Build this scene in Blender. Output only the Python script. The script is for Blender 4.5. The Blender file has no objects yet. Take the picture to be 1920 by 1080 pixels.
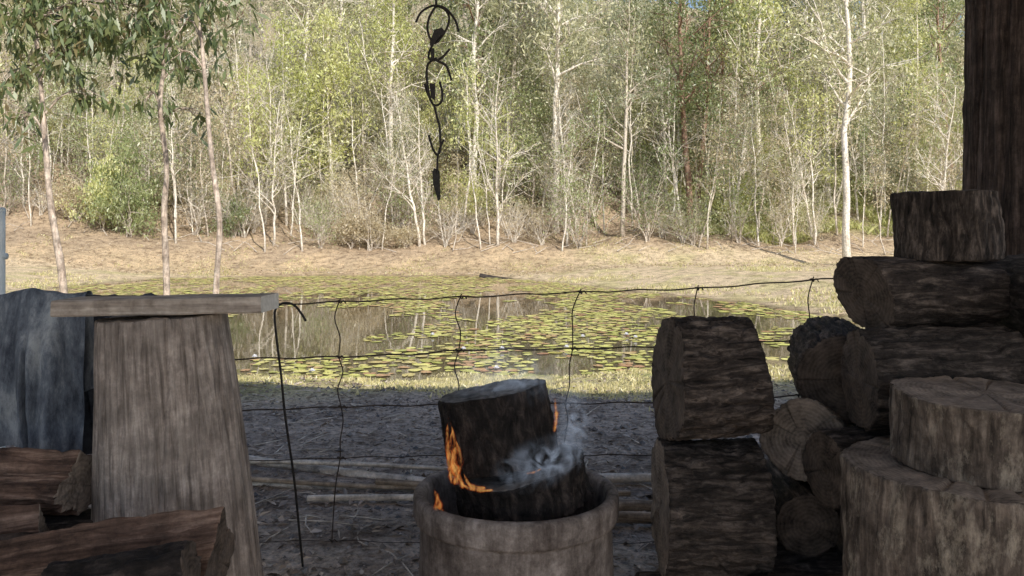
import bpy, math, random
import numpy as np
from mathutils import Vector, noise, Quaternion, Matrix

random.seed(7); np.random.seed(7)
scene = bpy.context.scene
COL = scene.collection
scene.view_settings.view_transform = 'Standard'
scene.view_settings.look = 'None'
scene.view_settings.exposure = 0

# ------------------------------------------------------------------ helpers
def link(o):
    COL.objects.link(o); return o

def meta(o, label=None, category=None, group=None, kind=None):
    if label: o["label"] = label
    if category: o["category"] = category
    if group: o["group"] = group
    if kind: o["kind"] = kind
    return o

def mk(name, me, parent=None, loc=None, **kw):
    o = bpy.data.objects.new(name, me)
    link(o)
    if parent: o.parent = parent
    if loc is not None: o.location = loc
    return meta(o, **kw)

def mesh_from(name, verts, faces, mats=(), idx=None, smooth=True):
    me = bpy.data.meshes.new(name)
    me.from_pydata([tuple(v) for v in verts], [], faces)
    for m in mats: me.materials.append(m)
    if idx is not None: me.polygons.foreach_set("material_index", idx)
    if smooth: me.polygons.foreach_set("use_smooth", [True]*len(me.polygons))
    me.update()
    return me

class Nodes:
    def __init__(s, name):
        s.m = bpy.data.materials.new(name); s.m.use_nodes = True
        s.t = s.m.node_tree; s.t.nodes.clear()
        s.out = s.n('ShaderNodeOutputMaterial')
    def n(s, typ, ins=None, **kw):
        nd = s.t.nodes.new(typ)
        for k, v in kw.items(): setattr(nd, k, v)
        if ins:
            for k, v in ins.items():
                if isinstance(v, tuple) and len(v) == 2 and hasattr(v[0], 'outputs'):
                    s.t.links.new(v[0].outputs[v[1]], nd.inputs[k])
                else: nd.inputs[k].default_value = v
        return nd
    def ramp(s, src, stops):
        nd = s.n('ShaderNodeValToRGB', {'Fac': src})
        cr = nd.color_ramp
        while len(cr.elements) > 1: cr.elements.remove(cr.elements[-1])
        cr.elements[0].position = stops[0][0]; cr.elements[0].color = (*stops[0][1], 1)
        for p, c in stops[1:]:
            e = cr.elements.new(p); e.color = (*c, 1)
        return nd
    def surf(s, nd, sock=0, target='Surface'):
        s.t.links.new(nd.outputs[sock], s.out.inputs[target])

def randcoord(N):
    tc = N.n('ShaderNodeTexCoord'); oi = N.n('ShaderNodeObjectInfo')
    sc = N.n('ShaderNodeMath', {0: (oi, 'Random'), 1: 37.0}, operation='MULTIPLY')
    return N.n('ShaderNodeVectorMath', {0: (tc, 'Object'), 1: (sc, 0)}, operation='ADD')

def wood_mat(name, dark, mid, light, scale=40, stretch=0.07, bump=0.5, rough=0.85, patch=None, patchpos=0.55, dist=0.008, blotch=.35):
    N = Nodes(name)
    v = randcoord(N)
    mp = N.n('ShaderNodeMapping', {'Vector': (v, 0), 'Scale': (scale, scale, scale*stretch)})
    n1 = N.n('ShaderNodeTexNoise', {'Vector': (mp, 0), 'Scale': 1.0, 'Detail': 8.0, 'Roughness': 0.68, 'Distortion': 0.5})
    r1 = N.ramp((n1, 'Fac'), [(0.33, dark), (0.5, mid), (0.68, light)])
    n2 = N.n('ShaderNodeTexNoise', {'Vector': (v, 0), 'Scale': 11.0, 'Detail': 8.0, 'Roughness': 0.75})
    r2 = N.ramp((n2, 'Fac'), [(0.34, (blotch,)*3), (0.5, (.85,)*3), (0.66, (1.4,)*3)])
    mx = N.n('ShaderNodeMix', {'Factor': 1.0, 6: (r1, 0), 7: (r2, 0)}, data_type='RGBA', blend_type='MULTIPLY')
    last = (mx, 2)
    if patch:
        mp3 = N.n('ShaderNodeMapping', {'Vector': (v, 0), 'Scale': (1, 1, 0.45)})
        n3 = N.n('ShaderNodeTexNoise', {'Vector': (mp3, 0), 'Scale': 14.0, 'Detail': 9.0, 'Roughness': 0.75})
        r3 = N.ramp((n3, 'Fac'), [(patchpos, (0, 0, 0)), (patchpos+0.12, (.8, .8, .8))])
        m3 = N.n('ShaderNodeMix', {'Factor': (r3, 0), 6: last, 7: (*patch, 1)}, data_type='RGBA')
        last = (m3, 2)
    nf = N.n('ShaderNodeTexNoise', {'Vector': (v, 0), 'Scale': 110.0, 'Detail': 5.0})
    ad = N.n('ShaderNodeMath', {0: (nf, 'Fac'), 1: 0.4, 2: (n1, 'Fac')}, operation='MULTIPLY_ADD')
    bp = N.n('ShaderNodeBump', {'Height': (ad, 0), 'Strength': bump, 'Distance': dist})
    b = N.n('ShaderNodeBsdfPrincipled', {'Base Color': last, 'Roughness': rough, 'Normal': (bp, 0), 'Specular IOR Level': 0.25})
    N.surf(b); return N.m

def end_mat(name, dark, light, ringscale=28, amt=.07):
    N = Nodes(name)
    v = randcoord(N); tc = N.n('ShaderNodeTexCoord')
    w = N.n('ShaderNodeTexWave', {'Vector': (tc, 'Object'), 'Scale': ringscale, 'Distortion': 4.0, 'Detail': 5.0, 'Detail Scale': 2.5}, wave_type='RINGS', rings_direction='Z')
    n2 = N.n('ShaderNodeTexNoise', {'Vector': (v, 0), 'Scale': 14.0, 'Detail': 9.0, 'Roughness': 0.75})
    mm = N.n('ShaderNodeMath', {0: (w, 'Fac'), 1: amt, 2: (n2, 'Fac')}, operation='MULTIPLY_ADD')
    r = N.ramp((mm, 0), [(0.36, dark), (0.74, light)])
    nf = N.n('ShaderNodeTexNoise', {'Vector': (v, 0), 'Scale': 80.0, 'Detail': 5.0})
    ad = N.n('ShaderNodeMath', {0: (nf, 'Fac'), 1: 0.5, 2: (mm, 0)}, operation='MULTIPLY_ADD')
    bp = N.n('ShaderNodeBump', {'Height': (ad, 0), 'Strength': 0.6, 'Distance': 0.006})
    b = N.n('ShaderNodeBsdfPrincipled', {'Base Color': (r, 0), 'Roughness': 0.85, 'Normal': (bp, 0), 'Specular IOR Level': 0.25})
    N.surf(b); return N.m

def simple_mat(name, c1, c2, scale=20, bump=0.2, rough=0.8, metal=0.0, dist=0.004):
    N = Nodes(name); v = randcoord(N)
    n = N.n('ShaderNodeTexNoise', {'Vector': (v, 0), 'Scale': scale, 'Detail': 7.0, 'Roughness': 0.65})
    r = N.ramp((n, 'Fac'), [(0.3, c1), (0.7, c2)])
    bp = N.n('ShaderNodeBump', {'Height': (n, 'Fac'), 'Strength': bump, 'Distance': dist})
    b = N.n('ShaderNodeBsdfPrincipled', {'Base Color': (r, 0), 'Roughness': rough, 'Metallic': metal, 'Normal': (bp, 0)})
    N.surf(b); return N.m

def leaf_mat(name, cols, trans=0.35):
    N = Nodes(name)
    g = N.n('ShaderNodeNewGeometry'); oi = N.n('ShaderNodeObjectInfo')
    a = N.n('ShaderNodeMath', {0: (oi, 'Random'), 1: 0.4}, operation='MULTIPLY')
    s = N.n('ShaderNodeMath', {0: (g, 'Random Per Island'), 1: 0.6, 2: (a, 0)}, operation='MULTIPLY_ADD')
    st = [(i/(len(cols)-1), c) for i, c in enumerate(cols)]
    r = N.ramp((s, 0), st)
    d = N.n('ShaderNodeBsdfDiffuse', {'Color': (r, 0)})
    t = N.n('ShaderNodeBsdfTranslucent', {'Color': (r, 0)})
    gl = N.n('ShaderNodeBsdfGlossy', {'Color': (1, 1, 1, 1), 'Roughness': 0.45})
    m = N.n('ShaderNodeMixShader', {0: trans, 1: (d, 0), 2: (t, 0)})
    m2 = N.n('ShaderNodeMixShader', {0: 0.06, 1: (m, 0), 2: (gl, 0)})
    N.surf(m2); return N.m

# ------------------------------------------------------------------ terrain
POND = np.array([(-14.9, 27), (-17.5, 32), (-16.1, 37), (-9.4, 39.5), (-1.5, 39), (2.2, 34), (4.8, 28.7),
                 (7.4, 24.4), (7.9, 19.6), (6.4, 15.2), (4.2, 12.4), (0.3, 11.7), (-3.7, 11.8), (-10, 12.4), (-19, 15), (-21, 20)], float)
PZ = -1.0
def pond_sd(x, y):
    """signed distance, negative inside the pond"""
    x = np.asarray(x, float); y = np.asarray(y, float)
    d = np.full(x.shape, 1e9); inside = np.zeros(x.shape, bool)
    n = len(POND)
    for i in range(n):
        ax, ay = POND[i]; bx, by = POND[(i+1) % n]
        ex, ey = bx-ax, by-ay
        t = np.clip(((x-ax)*ex+(y-ay)*ey)/(ex*ex+ey*ey), 0, 1)
        d = np.minimum(d, np.hypot(x-ax-t*ex, y-ay-t*ey))
        c = ((ay > y) != (by > y)) & (x < (bx-ax)*(y-ay)/((by-ay) if by != ay else 1e-9)+ax)
        inside ^= c
    wob = 0.3*np.sin(x*1.3+y*0.7)+0.15*np.sin(x*2.9-y*1.7)+0.1*np.sin(x*6.1+y*5.3)
    return np.where(inside, -d, d)+wob
def sstep(t):
    t = np.clip(t, 0, 1); return t*t*(3-2*t)
def H(x, y):
    x = np.asarray(x, float); y = np.asarray(y, float)
    sd = pond_sd(x, y)
    far = sstep((y-13)/18)
    rise = 1.0*(1-far)+0.5*far
    tt = np.clip(sd/6.0, 0, 1)
    h = PZ+rise*(.65*tt+.35*sstep(tt))-0.5*sstep(-sd/2.5)
    t = np.maximum(0, y-42+0.5*np.maximum(0, -x-15)+0.15*np.sin(x*0.25)*4)
    hill = 0.23*np.minimum(t, 8)+0.41*np.maximum(t-8, 0)
    hill = hill-0.28*np.maximum(t-125, 0)
    hill *= 1-0.15*sstep((x-20)/60)
    h = h+hill
    h = h+(0.02*np.sin(x*2.1+y*1.3)+0.015*np.sin(x*3.7-y*2.9))*sstep((y-4)/4)
    h = h+sstep((y-43)/6)*(0.3*np.sin(x*0.5+y*0.33)+0.2*np.sin(x*1.1-y*0.8)+.08*np.sin(x*2.7+y*2.1))
    return h
def hz(x, y): return float(H(np.array([x]), np.array([y]))[0])

def vnoise(x, y, s, seed=0):
    out = np.empty(x.shape)
    xf = x.ravel()*s; yf = y.ravel()*s; o = out.ravel()
    for i in range(xf.size):
        o[i] = noise.noise(Vector((xf[i], yf[i], seed)))
    return o.reshape(x.shape)

xs = 260*np.sinh(np.linspace(-1, 1, 251)*4.2)/np.sinh(4.2)
ys = [-60, -40, -25, -15, -10, -6, -3, -1]
y = 0.0
while y < 15: ys.append(y); y += 0.16
st = 0.2
while y < 320: ys.append(y); st *= 1.022; y += st
ys = np.array(ys)
XX, YY = np.meshgrid(xs, ys)
ZZ = H(XX, YY)
n1 = vnoise(XX, YY, 0.6, 3.1); n2 = vnoise(XX, YY, 2.7, 9.7)
near = (YY < 7) & (YY > 0)
ZZ = ZZ+np.where(near, 0.016*n2, 0.0)
SD = pond_sd(XX, YY)
def cc(*c): return np.array(c)
def mixc(a, b, f): return a*(1-f[..., None])+b*f[..., None]
dirt = cc(0.56, 0.46, 0.39); sand = cc(.72, .60, .50); bounce_ground = cc(0.62, 0.54, 0.45)
drygrass = cc(0.70, 0.61, 0.33); green = cc(0.38, 0.45, 0.13)
beach = cc(0.70, 0.56, 0.38); litter = cc(0.46, 0.35, 0.245); mud = cc(0.24, 0.18, 0.11); hillc = cc(0.42, 0.36, 0.25); brt = cc(0.46, 0.50, 0.19)
reddish = cc(0.56, 0.41, 0.26)
C = np.broadcast_to(dirt, XX.shape+(3,)).copy()
C = mixc(C, sand, sstep((3.5-YY+n1*.6+n2*.5)/1.0)*.8)
C = mixc(C, bounce_ground, sstep((1.9-YY)/.6))  # unseen ground behind the camera, made pale to bounce light onto the logs
C = mixc(C, dirt*0.5, sstep(n1*2+n2*1.5+.0)*(YY > 3)*(YY < 6)*.75)
C = mixc(C, drygrass, sstep((YY-5.2+0.8*n1)/0.9))
C = mixc(C, green, sstep((YY-5.0)/1)*sstep(0.1+n1*1.6+n2*0.6)*(YY < 14)*.8)
C = mixc(C, beach, sstep((YY-15)/6))
C = mixc(C, green*1.3, sstep((n1+0.5*n2)*2.2)*sstep((YY-15)/6)*(YY < 50)*0.4)
C = mixc(C, reddish, sstep((6-XX)/5)*sstep((YY-38)/1.5)*.7)
C = mixc(C, reddish*.9, sstep((n1-.1+.5*n2)*2)*sstep((YY-18)/6)*.5)
C = mixc(C, litter, sstep((YY-43+3.5*n1+1.5*n2-0.15*XX*(XX < 0))/4))
C = mixc(C, hillc, sstep((YY-51+4*n1)/8))
C = mixc(C, brt, sstep((XX-9)/5)*sstep((YY-47)/3)*sstep((68-YY)/8)*sstep(0.5+n1)*.7)
C = mixc(C, mud, sstep(1-(SD+0.1)/0.9)*0.8)
nr, nc = XX.shape
verts = np.stack([XX, YY, ZZ], -1).reshape(-1, 3)
i0 = (np.arange(nr-1)[:, None]*nc+np.arange(nc-1)[None]).ravel()
faces = np.stack([i0, i0+1, i0+nc+1, i0+nc], 1).tolist()

N = Nodes("ground_earth")
at = N.n('ShaderNodeAttribute', attribute_name='Col')
tc = N.n('ShaderNodeTexCoord')
na = N.n('ShaderNodeTexNoise', {'Vector': (tc, 'Object'), 'Scale': 26.0, 'Detail': 8.0, 'Roughness': 0.8})
nb = N.n('ShaderNodeTexNoise', {'Vector': (tc, 'Object'), 'Scale': 2.4, 'Detail': 9.0, 'Roughness': 0.78})
ra = N.ramp((na, 'Fac'), [(0.36, (0.3,)*3), (0.5, (0.9,)*3), (0.66, (1.45,)*3)])
rb = N.ramp((nb, 'Fac'), [(0.36, (0.42, 0.38, 0.35)), (0.5, (1, 1, 1)), (0.66, (1.35, 1.32, 1.28))])
m1 = N.n('ShaderNodeMix', {'Factor': 1.0, 6: (at, 'Color'), 7: (ra, 0)}, data_type='RGBA', blend_type='MULTIPLY')
m2 = N.n('ShaderNodeMix', {'Factor': 1.0, 6: (m1, 2), 7: (rb, 0)}, data_type='RGBA', blend_type='MULTIPLY')
vo = N.n('ShaderNodeTexVoronoi', {'Vector': (tc, 'Object'), 'Scale': 34.0, 'Randomness': 1.0})
hh = N.n('ShaderNodeMath', {0: (vo, 'Distance'), 1: 0.5, 2: (na, 'Fac')}, operation='MULTIPLY_ADD')
hb = N.n('ShaderNodeMath', {0: (nb, 'Fac'), 1: 1.5, 2: (hh, 0)}, operation='MULTIPLY_ADD')
bp = N.n('ShaderNodeBump', {'Height': (hb, 0), 'Strength': 0.85, 'Distance': 0.04})
b = N.n('ShaderNodeBsdfPrincipled', {'Base Color': (m2, 2), 'Roughness': 0.95, 'Normal': (bp, 0), 'Specular IOR Level': 0.1})
N.surf(b)
me = mesh_from("ground", verts, faces, [N.m])
ca = me.color_attributes.new("Col", 'FLOAT_COLOR', 'POINT')
ca.data.foreach_set("color", np.concatenate([C.reshape(-1, 3), np.ones((nr*nc, 1))], 1).ravel())
mk("ground", me, kind="structure", label="dry bare earth rising into a wooded hillside", category="ground")

# water
N = Nodes("pond_water")
tc = N.n('ShaderNodeTexCoord')
nw = N.n('ShaderNodeTexNoise', {'Vector': (tc, 'Object'), 'Scale': 1.6, 'Detail': 4.0})
bp = N.n('ShaderNodeBump', {'Height': (nw, 'Fac'), 'Strength': 0.05, 'Distance': 0.03})
b = N.n('ShaderNodeBsdfPrincipled', {'Base Color': (0.10, 0.08, 0.045, 1), 'Roughness': 0.02, 'IOR': 2.1, 'Specular IOR Level': 1.0, 'Normal': (bp, 0)})
N.surf(b)
wv = [(-26, 9, PZ), (12, 9, PZ), (12, 43, PZ), (-26, 43, PZ)]
mk("water", mesh_from("water", wv, [(0, 1, 2, 3)], [N.m], smooth=False), kind="structure", label="still brown pond reflecting the wooded bank", category="water")

# ------------------------------------------------------------------ tubes + leaves
def tube(V, F, pts, rad, sides=6, cap=True):
    pts = [Vector(p) for p in pts]; base = len(V); n = len(pts)
    for i, p in enumerate(pts):
        t = (pts[min(i+1, n-1)]-pts[max(i-1, 0)]).normalized()
        ref = Vector((0, 1, 0)) if abs(t.y) < 0.8 else Vector((1, 0, 0))
        a = t.cross(ref).normalized(); b_ = t.cross(a)
        r = rad[i] if hasattr(rad, '__len__') else rad
        for k in range(sides):
            an = 2*math.pi*k/sides
            V.append(p+(a*math.cos(an)+b_*math.sin(an))*r)
    for i in range(n-1):
        for k in range(sides):
            k2 = (k+1) % sides
            F.append((base+i*sides+k, base+i*sides+k2, base+(i+1)*sides+k2, base+(i+1)*sides+k))
    if cap:
        F.append(tuple(base+k for k in range(sides))[::-1])
        F.append(tuple(base+(n-1)*sides+k for k in range(sides)))

def smoothpts(pts, sub=4):
    P = [Vector(p) for p in pts]; out = []
    for i in range(len(P)-1):
        p0 = P[max(i-1, 0)]; p1 = P[i]; p2 = P[i+1]; p3 = P[min(i+2, len(P)-1)]
        for k in range(sub):
            t = k/sub
            out.append(0.5*((2*p1)+(p2-p0)*t+(2*p0-5*p1+4*p2-p3)*t*t+(3*p1-p0-3*p2+p3)*t*t*t))
    out.append(P[-1]); return out

def leaf_mesh(name, centers, length, width, mat, rng, droop=0.6):
    c = np.asarray(centers, float); n = len(c)
    d = rng.normal(size=(n, 3)); d[:, 2] -= droop*1.6
    d /= np.linalg.norm(d, axis=1)[:, None]
    s = rng.normal(size=(n, 3)); s = np.cross(d, s); s /= np.linalg.norm(s, axis=1)[:, None]
    L = length*(0.6+0.8*rng.random(n))[:, None]; W = width*(0.6+0.8*rng.random(n))[:, None]
    v = np.stack([c, c+d*L*0.45+s*W*0.5, c+d*L, c+d*L*0.45-s*W*0.5], 1).reshape(-1, 3)
    f = np.arange(n*4).reshape(n, 4)
    me = bpy.data.meshes.new(name)
    me.vertices.add(n*4); me.vertices.foreach_set("co", v.ravel())
    me.loops.add(n*4); me.loops.foreach_set("vertex_index", f.ravel())
    me.polygons.add(n); me.polygons.foreach_set("loop_start", np.arange(n)*4)
    me.materials.append(mat); me.update(calc_edges=True); me.validate()
    return me

def make_tree(seed, Ht, r0, start=0.4, spread=3.0, nlimb=12, nleaf=5000, leafL=0.32, leafW=0.1, stems=1, sig=0.5,
              bark=None, leaf=None, up=0.9, wander=0.03, twigs=4, sides=6, limbr=.5):
    rnd = random.Random(seed); rng = np.random.default_rng(seed)
    V = []; F = []; ends = []
    for s in range(stems):
        az = rnd.random()*6.28; lean = (0.04 if stems == 1 else rnd.uniform(0.15, 0.6))
        dx, dy = math.cos(az)*lean, math.sin(az)*lean
        h = Ht*(1 if stems == 1 else rnd.uniform(0.45, 1)); n = 12
        pts = []; ox = oy = 0
        for i in range(n+1):
            f = i/n
            ox += rnd.gauss(0, wander*Ht/n*1.6); oy += rnd.gauss(0, wander*Ht/n*1.6)
            pts.append(Vector((dx*h*f+ox, dy*h*f+oy, h*f-(0.3 if i == 0 else 0))))
        r_s = r0*(1 if stems == 1 else rnd.uniform(0.4, 0.9))
        rad = [r_s*(1.25 if i == 0 else 1)*(1-0.82*(i/n)**1.1) for i in range(n+1)]
        tube(V, F, pts, rad, sides)
        nl = max(2, nlimb//stems)
        for j in range(nl):
            f = start+(1-start)*(j+rnd.random()*0.8)/nl; f = min(f, 0.98)
            k = min(int(f*n), n-1); p = pts[k].lerp(pts[k+1], f*n-k)
            a = rnd.random()*6.28
            ln = spread*(1-0.55*max(0, (f-start)/(1-start)))*rnd.uniform(0.45, 1.25)
            e = up*rnd.uniform(0.5, 1.4)
            dr = Vector((math.cos(a), math.sin(a), e)).normalized()
            lp = [p]; q = p.copy(); m = 5
            for i in range(m):
                dr = (dr+Vector((rnd.gauss(0, .18), rnd.gauss(0, .18), rnd.gauss(0.02, .15)))).normalized()
                q = q+dr*ln/m; lp.append(q.copy())
            rr = min(rad[k]*0.6, r_s*limbr)
            tube(V, F, lp, [rr*(1-0.8*i/m) for i in range(m+1)], 4, False)
            ends.append((lp[-1], 1.0)); ends.append((lp[3], 0.5))
            for _ in range(twigs):
                i = rnd.randint(1, m); q0 = lp[i]
                d2 = (dr+Vector((rnd.gauss(0, .8), rnd.gauss(0, .8), rnd.gauss(0.1, .5)))).normalized()
                q1 = q0+d2*ln*rnd.uniform(.2, .45); q2 = q1+(d2+Vector((rnd.gauss(0, .4), rnd.gauss(0, .4), rnd.gauss(0, .3)))).normalized()*ln*.2
                tube(V, F, [q0, q1, q2], [rr*.4, rr*.25, rr*.12], 3, False)
                ends.append((q2, 0.9))
        ends.append((pts[-1], 1))
    tm = mesh_from("trunk", V, F, [bark])
    w = np.array([e[1]*rnd.uniform(0.1, 1.8) for e in ends]); w /= w.sum()
    E = np.array([tuple(e[0]) for e in ends])
    pick = rng.choice(len(E), nleaf, p=w)
    sg = sig*(0.5+rng.random(len(E)))[pick]
    c = E[pick]+rng.normal(size=(nleaf, 3))*np.stack([sg, sg, sg*0.75], 1)
    c[:, 2] = np.maximum(c[:, 2], 0.15)
    lm = leaf_mesh("crown", c, leafL, leafW, leaf, rng)
    return tm, lm

bark_pale = wood_mat("bark_pale", (0.52, 0.44, 0.36), (0.82, 0.75, 0.66), (0.9, 0.86, 0.8), scale=6, stretch=0.2, bump=0.2, blotch=.55)
bark_grey = wood_mat("bark_grey", (0.38, 0.32, 0.26), (0.62, 0.54, 0.46), (0.76, 0.69, 0.61), scale=8, stretch=0.15, bump=0.2, blotch=.5)
bark_brown = wood_mat("bark_brown", (0.16, 0.09, 0.065), (0.34, 0.22, 0.16), (0.48, 0.34, 0.26), scale=7, stretch=0.12, bump=0.5)
L_olive = leaf_mat("leaf_olive", [(0.24, 0.25, 0.13), (0.44, 0.44, 0.25), (0.64, 0.62, 0.39), (0.84, 0.80, 0.58)], .45)
L_grey = leaf_mat("leaf_grey_green", [(0.22, 0.25, 0.15), (0.40, 0.43, 0.28), (0.58, 0.59, 0.42), (0.78, 0.77, 0.62)], .45)
L_bright = leaf_mat("leaf_bright", [(0.30, 0.33, 0.11), (0.52, 0.55, 0.19), (0.72, 0.73, 0.30), (0.86, 0.83, 0.50)], .48)
L_deep = leaf_mat("leaf_deep", [(0.10, 0.13, 0.05), (0.21, 0.26, 0.10), (0.36, 0.41, 0.18), (0.56, 0.58, 0.31)], .42)
L_dry = leaf_mat("leaf_dry", [(0.28, 0.22, 0.14), (0.50, 0.42, 0.28), (0.68, 0.59, 0.41), (0.58, 0.55, 0.35)], .42)

GUM = [(bark_pale, L_olive), (bark_pale, L_bright), (bark_grey, L_grey), (bark_brown, L_deep), (bark_pale, L_olive), (bark_grey, L_deep)]
V_gum = [make_tree(10+i, 20, 0.21, 0.34, 4.0, 20, 3500, 0.29, 0.095, bark=b_, leaf=l_, sig=0.5, twigs=7)
         for i, (b_, l_) in enumerate(GUM)]
MID = [(bark_pale, L_bright), (bark_pale, L_olive), (bark_grey, L_deep), (bark_pale, L_grey), (bark_pale, L_bright)]
V_mid = [make_tree(30+i, 10, 0.075, 0.15, 2.5, 18, 3000, 0.23, 0.075, bark=b_, leaf=l_, sig=0.42, twigs=7)
         for i, (b_, l_) in enumerate(MID)]
V_sap = [make_tree(50+i, 9, 0.055, 0.35, 1.5, 11, 650, 0.22, 0.07, bark=b_, leaf=l_, sig=0.4, wander=0.05, sides=5)
         for i, (b_, l_) in enumerate([(bark_pale, L_olive), (bark_pale, L_bright), (bark_grey, L_dry), (bark_pale, L_deep)])]
V_dead = [make_tree(60+i, 8.5, 0.08, 0.2, 3.0, 15, 160, 0.2, 0.06, bark=bark_pale, leaf=L_dry, sig=0.4, wander=0.06, sides=5, twigs=11, up=1.1, limbr=.6) for i in range(3)]
V_twig = [make_tree(70+i, 4.5, 0.058, 0.12, 1.8, 42, 350+300*i, 0.18, 0.06, stems=7, bark=bark_pale if i < 3 else bark_grey, leaf=l_, sig=0.4, wander=0.08, up=0.8, sides=4, twigs=8)
          for i, l_ in enumerate([L_dry, L_olive, L_dry, L_deep])]
V_bush = [make_tree(90+i, 2.8, 0.04, 0.1, 1.6, 26, 2800, 0.16, 0.06, stems=7, bark=bark_grey, leaf=l_, sig=0.24, up=0.6, sides=4, wander=.12)
          for i, l_ in enumerate([L_bright, L_deep, L_dry])]

def plant(name, pair, x, y, s, rz, label, cat, group, sz=None, tilt=(0, 0)):
    e = bpy.data.objects.new(name, None); link(e)
    e.location = (x, y, hz(x, y)-0.05); e.scale = (s, s, sz or s); e.rotation_euler = (tilt[0], tilt[1], rz)
    e.empty_display_size = 0.3
    meta(e, label, cat, group)
    for nm, me in zip(("trunk", "crown"), pair):
        o = bpy.data.objects.new(nm, me); link(o); o.parent = e
    return e

R = random.Random(3)
GG = "eucalyptus trees on the wooded hillside"
for (x, y, v, s, sz, lab) in [
    (2.76, 49, 0, 1.1, 1.15, "tall straight pale-trunked gum tree on the leafy bank"),
    (-2.6, 51, 0, 1.05, 1.05, "slender pale gum tree standing on the far bank"),
    (16.8, 40, 0, 1.0, 1.0, "pale gum tree at the edge of the dry shore"),
    (10.9, 50, 3, 1.1, 0.95, "rough brown-barked gum tree with dark foliage"),
    (12.1, 52, 3, 0.9, 0.9, "rough brown-barked gum tree with dark foliage"),
    (-7.7, 53, 1, .9, 0.9, "forked pale gum tree above the pond bank"),
    (-13.8, 54, 0, .9, 0.95, "pale gum tree above the pond bank"),
    (16.6, 53, 1, 1.0, 1.0, "pale gum tree above bright green grass"),
    (21.7, 55, 0, 1.0, 1.0, "pale gum tree above bright green grass"),
    (6.4, 47, 2, .7, .75, "grey slender gum tree leaning over the bank")]:
    plant("eucalyptus_tree", V_gum[v], x, y, s, R.random()*6, lab, "tree", GG, sz, (R.uniform(-.03, .03), R.uniform(-.03, .03)))
GL_ = ["pale gum tree with olive crown on the hillside", "pale gum tree with light green crown on the hillside", "grey gum tree with grey-green crown on the hillside", "brown-barked gum tree with dark crown on the hillside", "pale gum tree with olive crown on the hillside", "grey gum tree with deep green crown on the hillside"]
for _ in range(165):
    y = 54+86*R.random()**1.3; x = R.uniform(-.74, .74)*y
    v = R.choice([0, 1, 1, 2, 2, 3, 4, 4, 5])
    s = R.uniform(.7, 1.15)
    plant("eucalyptus_tree", V_gum[v], x, y, s, R.random()*6.28, GL_[v], "tree", GG, s*R.uniform(.85, 1.05), (R.uniform(-.05, .05), R.uniform(-.05, .05)))
for _ in range(120):
    y = 50+50*R.random()**1.2; x = R.uniform(-.72, .72)*y
    v = R.choice([0, 1, 2, 3, 3, 4]); s = R.uniform(.5, 1.15)
    plant("understorey_tree", V_mid[v], x, y, s, R.random()*6.28, ["light green young tree among the gums", "olive young tree among the gums", "deep green young tree among the gums", "grey-green young tree among the gums", "light green young tree among the gums"][v], "tree", "young trees on the wooded hillside", s*R.uniform(.8, 1.1), (R.uniform(-.1, .1), R.uniform(-.1, .1)))
for (x, y, v, s) in [(-14, 50, 0, 1.2), (-11.5, 52, 4, 1.25), (-22, 47, 2, .7), (-26, 50, 3, 1), (18, 52, 0, .9)]:
    plant("understorey_tree", V_mid[v], x, y, s, R.random()*6, "bushy light green tree rising above the bank", "tree", "young trees on the wooded hillside")
for _ in range(260):
    y = 44.2+34*R.random()**1.25; x = R.uniform(-.7, .7)*y
    v = R.randrange(4); s = R.uniform(.55, 1.35)
    plant("sapling", V_sap[v], x, y, s, R.random()*6.28, "thin pale-stemmed sapling on the leafy bank", "tree", "thin saplings on the far bank", s*R.uniform(.8, 1.3), (R.uniform(-.16, .16), R.uniform(-.16, .16)))
for _ in range(120):
    y = 45.5+36*R.random()**1.2; x = R.uniform(-.7, .7)*y
    plant("bare_tree", V_dead[R.randrange(3)], x, y, R.uniform(.6, 1.3), R.random()*6.28, "bare pale-branched dead tree in the undergrowth", "tree", "bare pale trees in the undergrowth", None, (R.uniform(-.15, .15), R.uniform(-.15, .15)))
for _ in range(260):
    y = 45+36*R.random()**1.2; x = R.uniform(-.7, .7)*y
    v = R.randrange(4); s = R.uniform(.4, 1.15)
    plant("twiggy_shrub", V_twig[v], x, y, s, R.random()*6.28, "bare twiggy pale-branched shrub on the bank", "shrub", "twiggy shrubs on the far bank")
for (x, y, v, s, sz, lab) in [(-22.9, 45, 0, .9, 1.5, "dense bright green shrub on the bank"), (-21.2, 44.6, 1, 1.0, 1.3, "dense deep green shrub on the bank"), (-22.2, 45.5, 1, 1.2, 1.9, "dense deep green shrub on the bank"), (-15.9, 46, 1, .8, 1.0, "small green shrub on the bank"),
                              (-9.2, 46, 2, 1.0, .9, "low olive-brown shrub above the shore"), (-7.9, 46.5, 2, 0.8, .8, "low olive-brown shrub above the shore"), (-25, 46, 2, 1.2, 1.0, "low olive-brown shrub above the shore"),
                              (-6, 46, 2, .7, .6, "low olive-brown shrub above the shore")]:
    plant("shrub", V_bush[v], x, y, s, R.random()*6, lab, "shrub", "leafy shrubs on the far bank", sz)
for _ in range(110):
    y = 50+34*R.random(); x = R.uniform(-.7, .7)*y; v = R.choice([0, 1, 1, 2, 2]); s = R.uniform(.5, 1.3)
    plant("shrub", V_bush[v], x, y, s, R.random()*6, ["bright green leafy shrub under the trees", "deep green leafy shrub under the trees", "dry olive-brown shrub under the trees"][v], "shrub", "leafy shrubs on the far bank")

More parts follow.
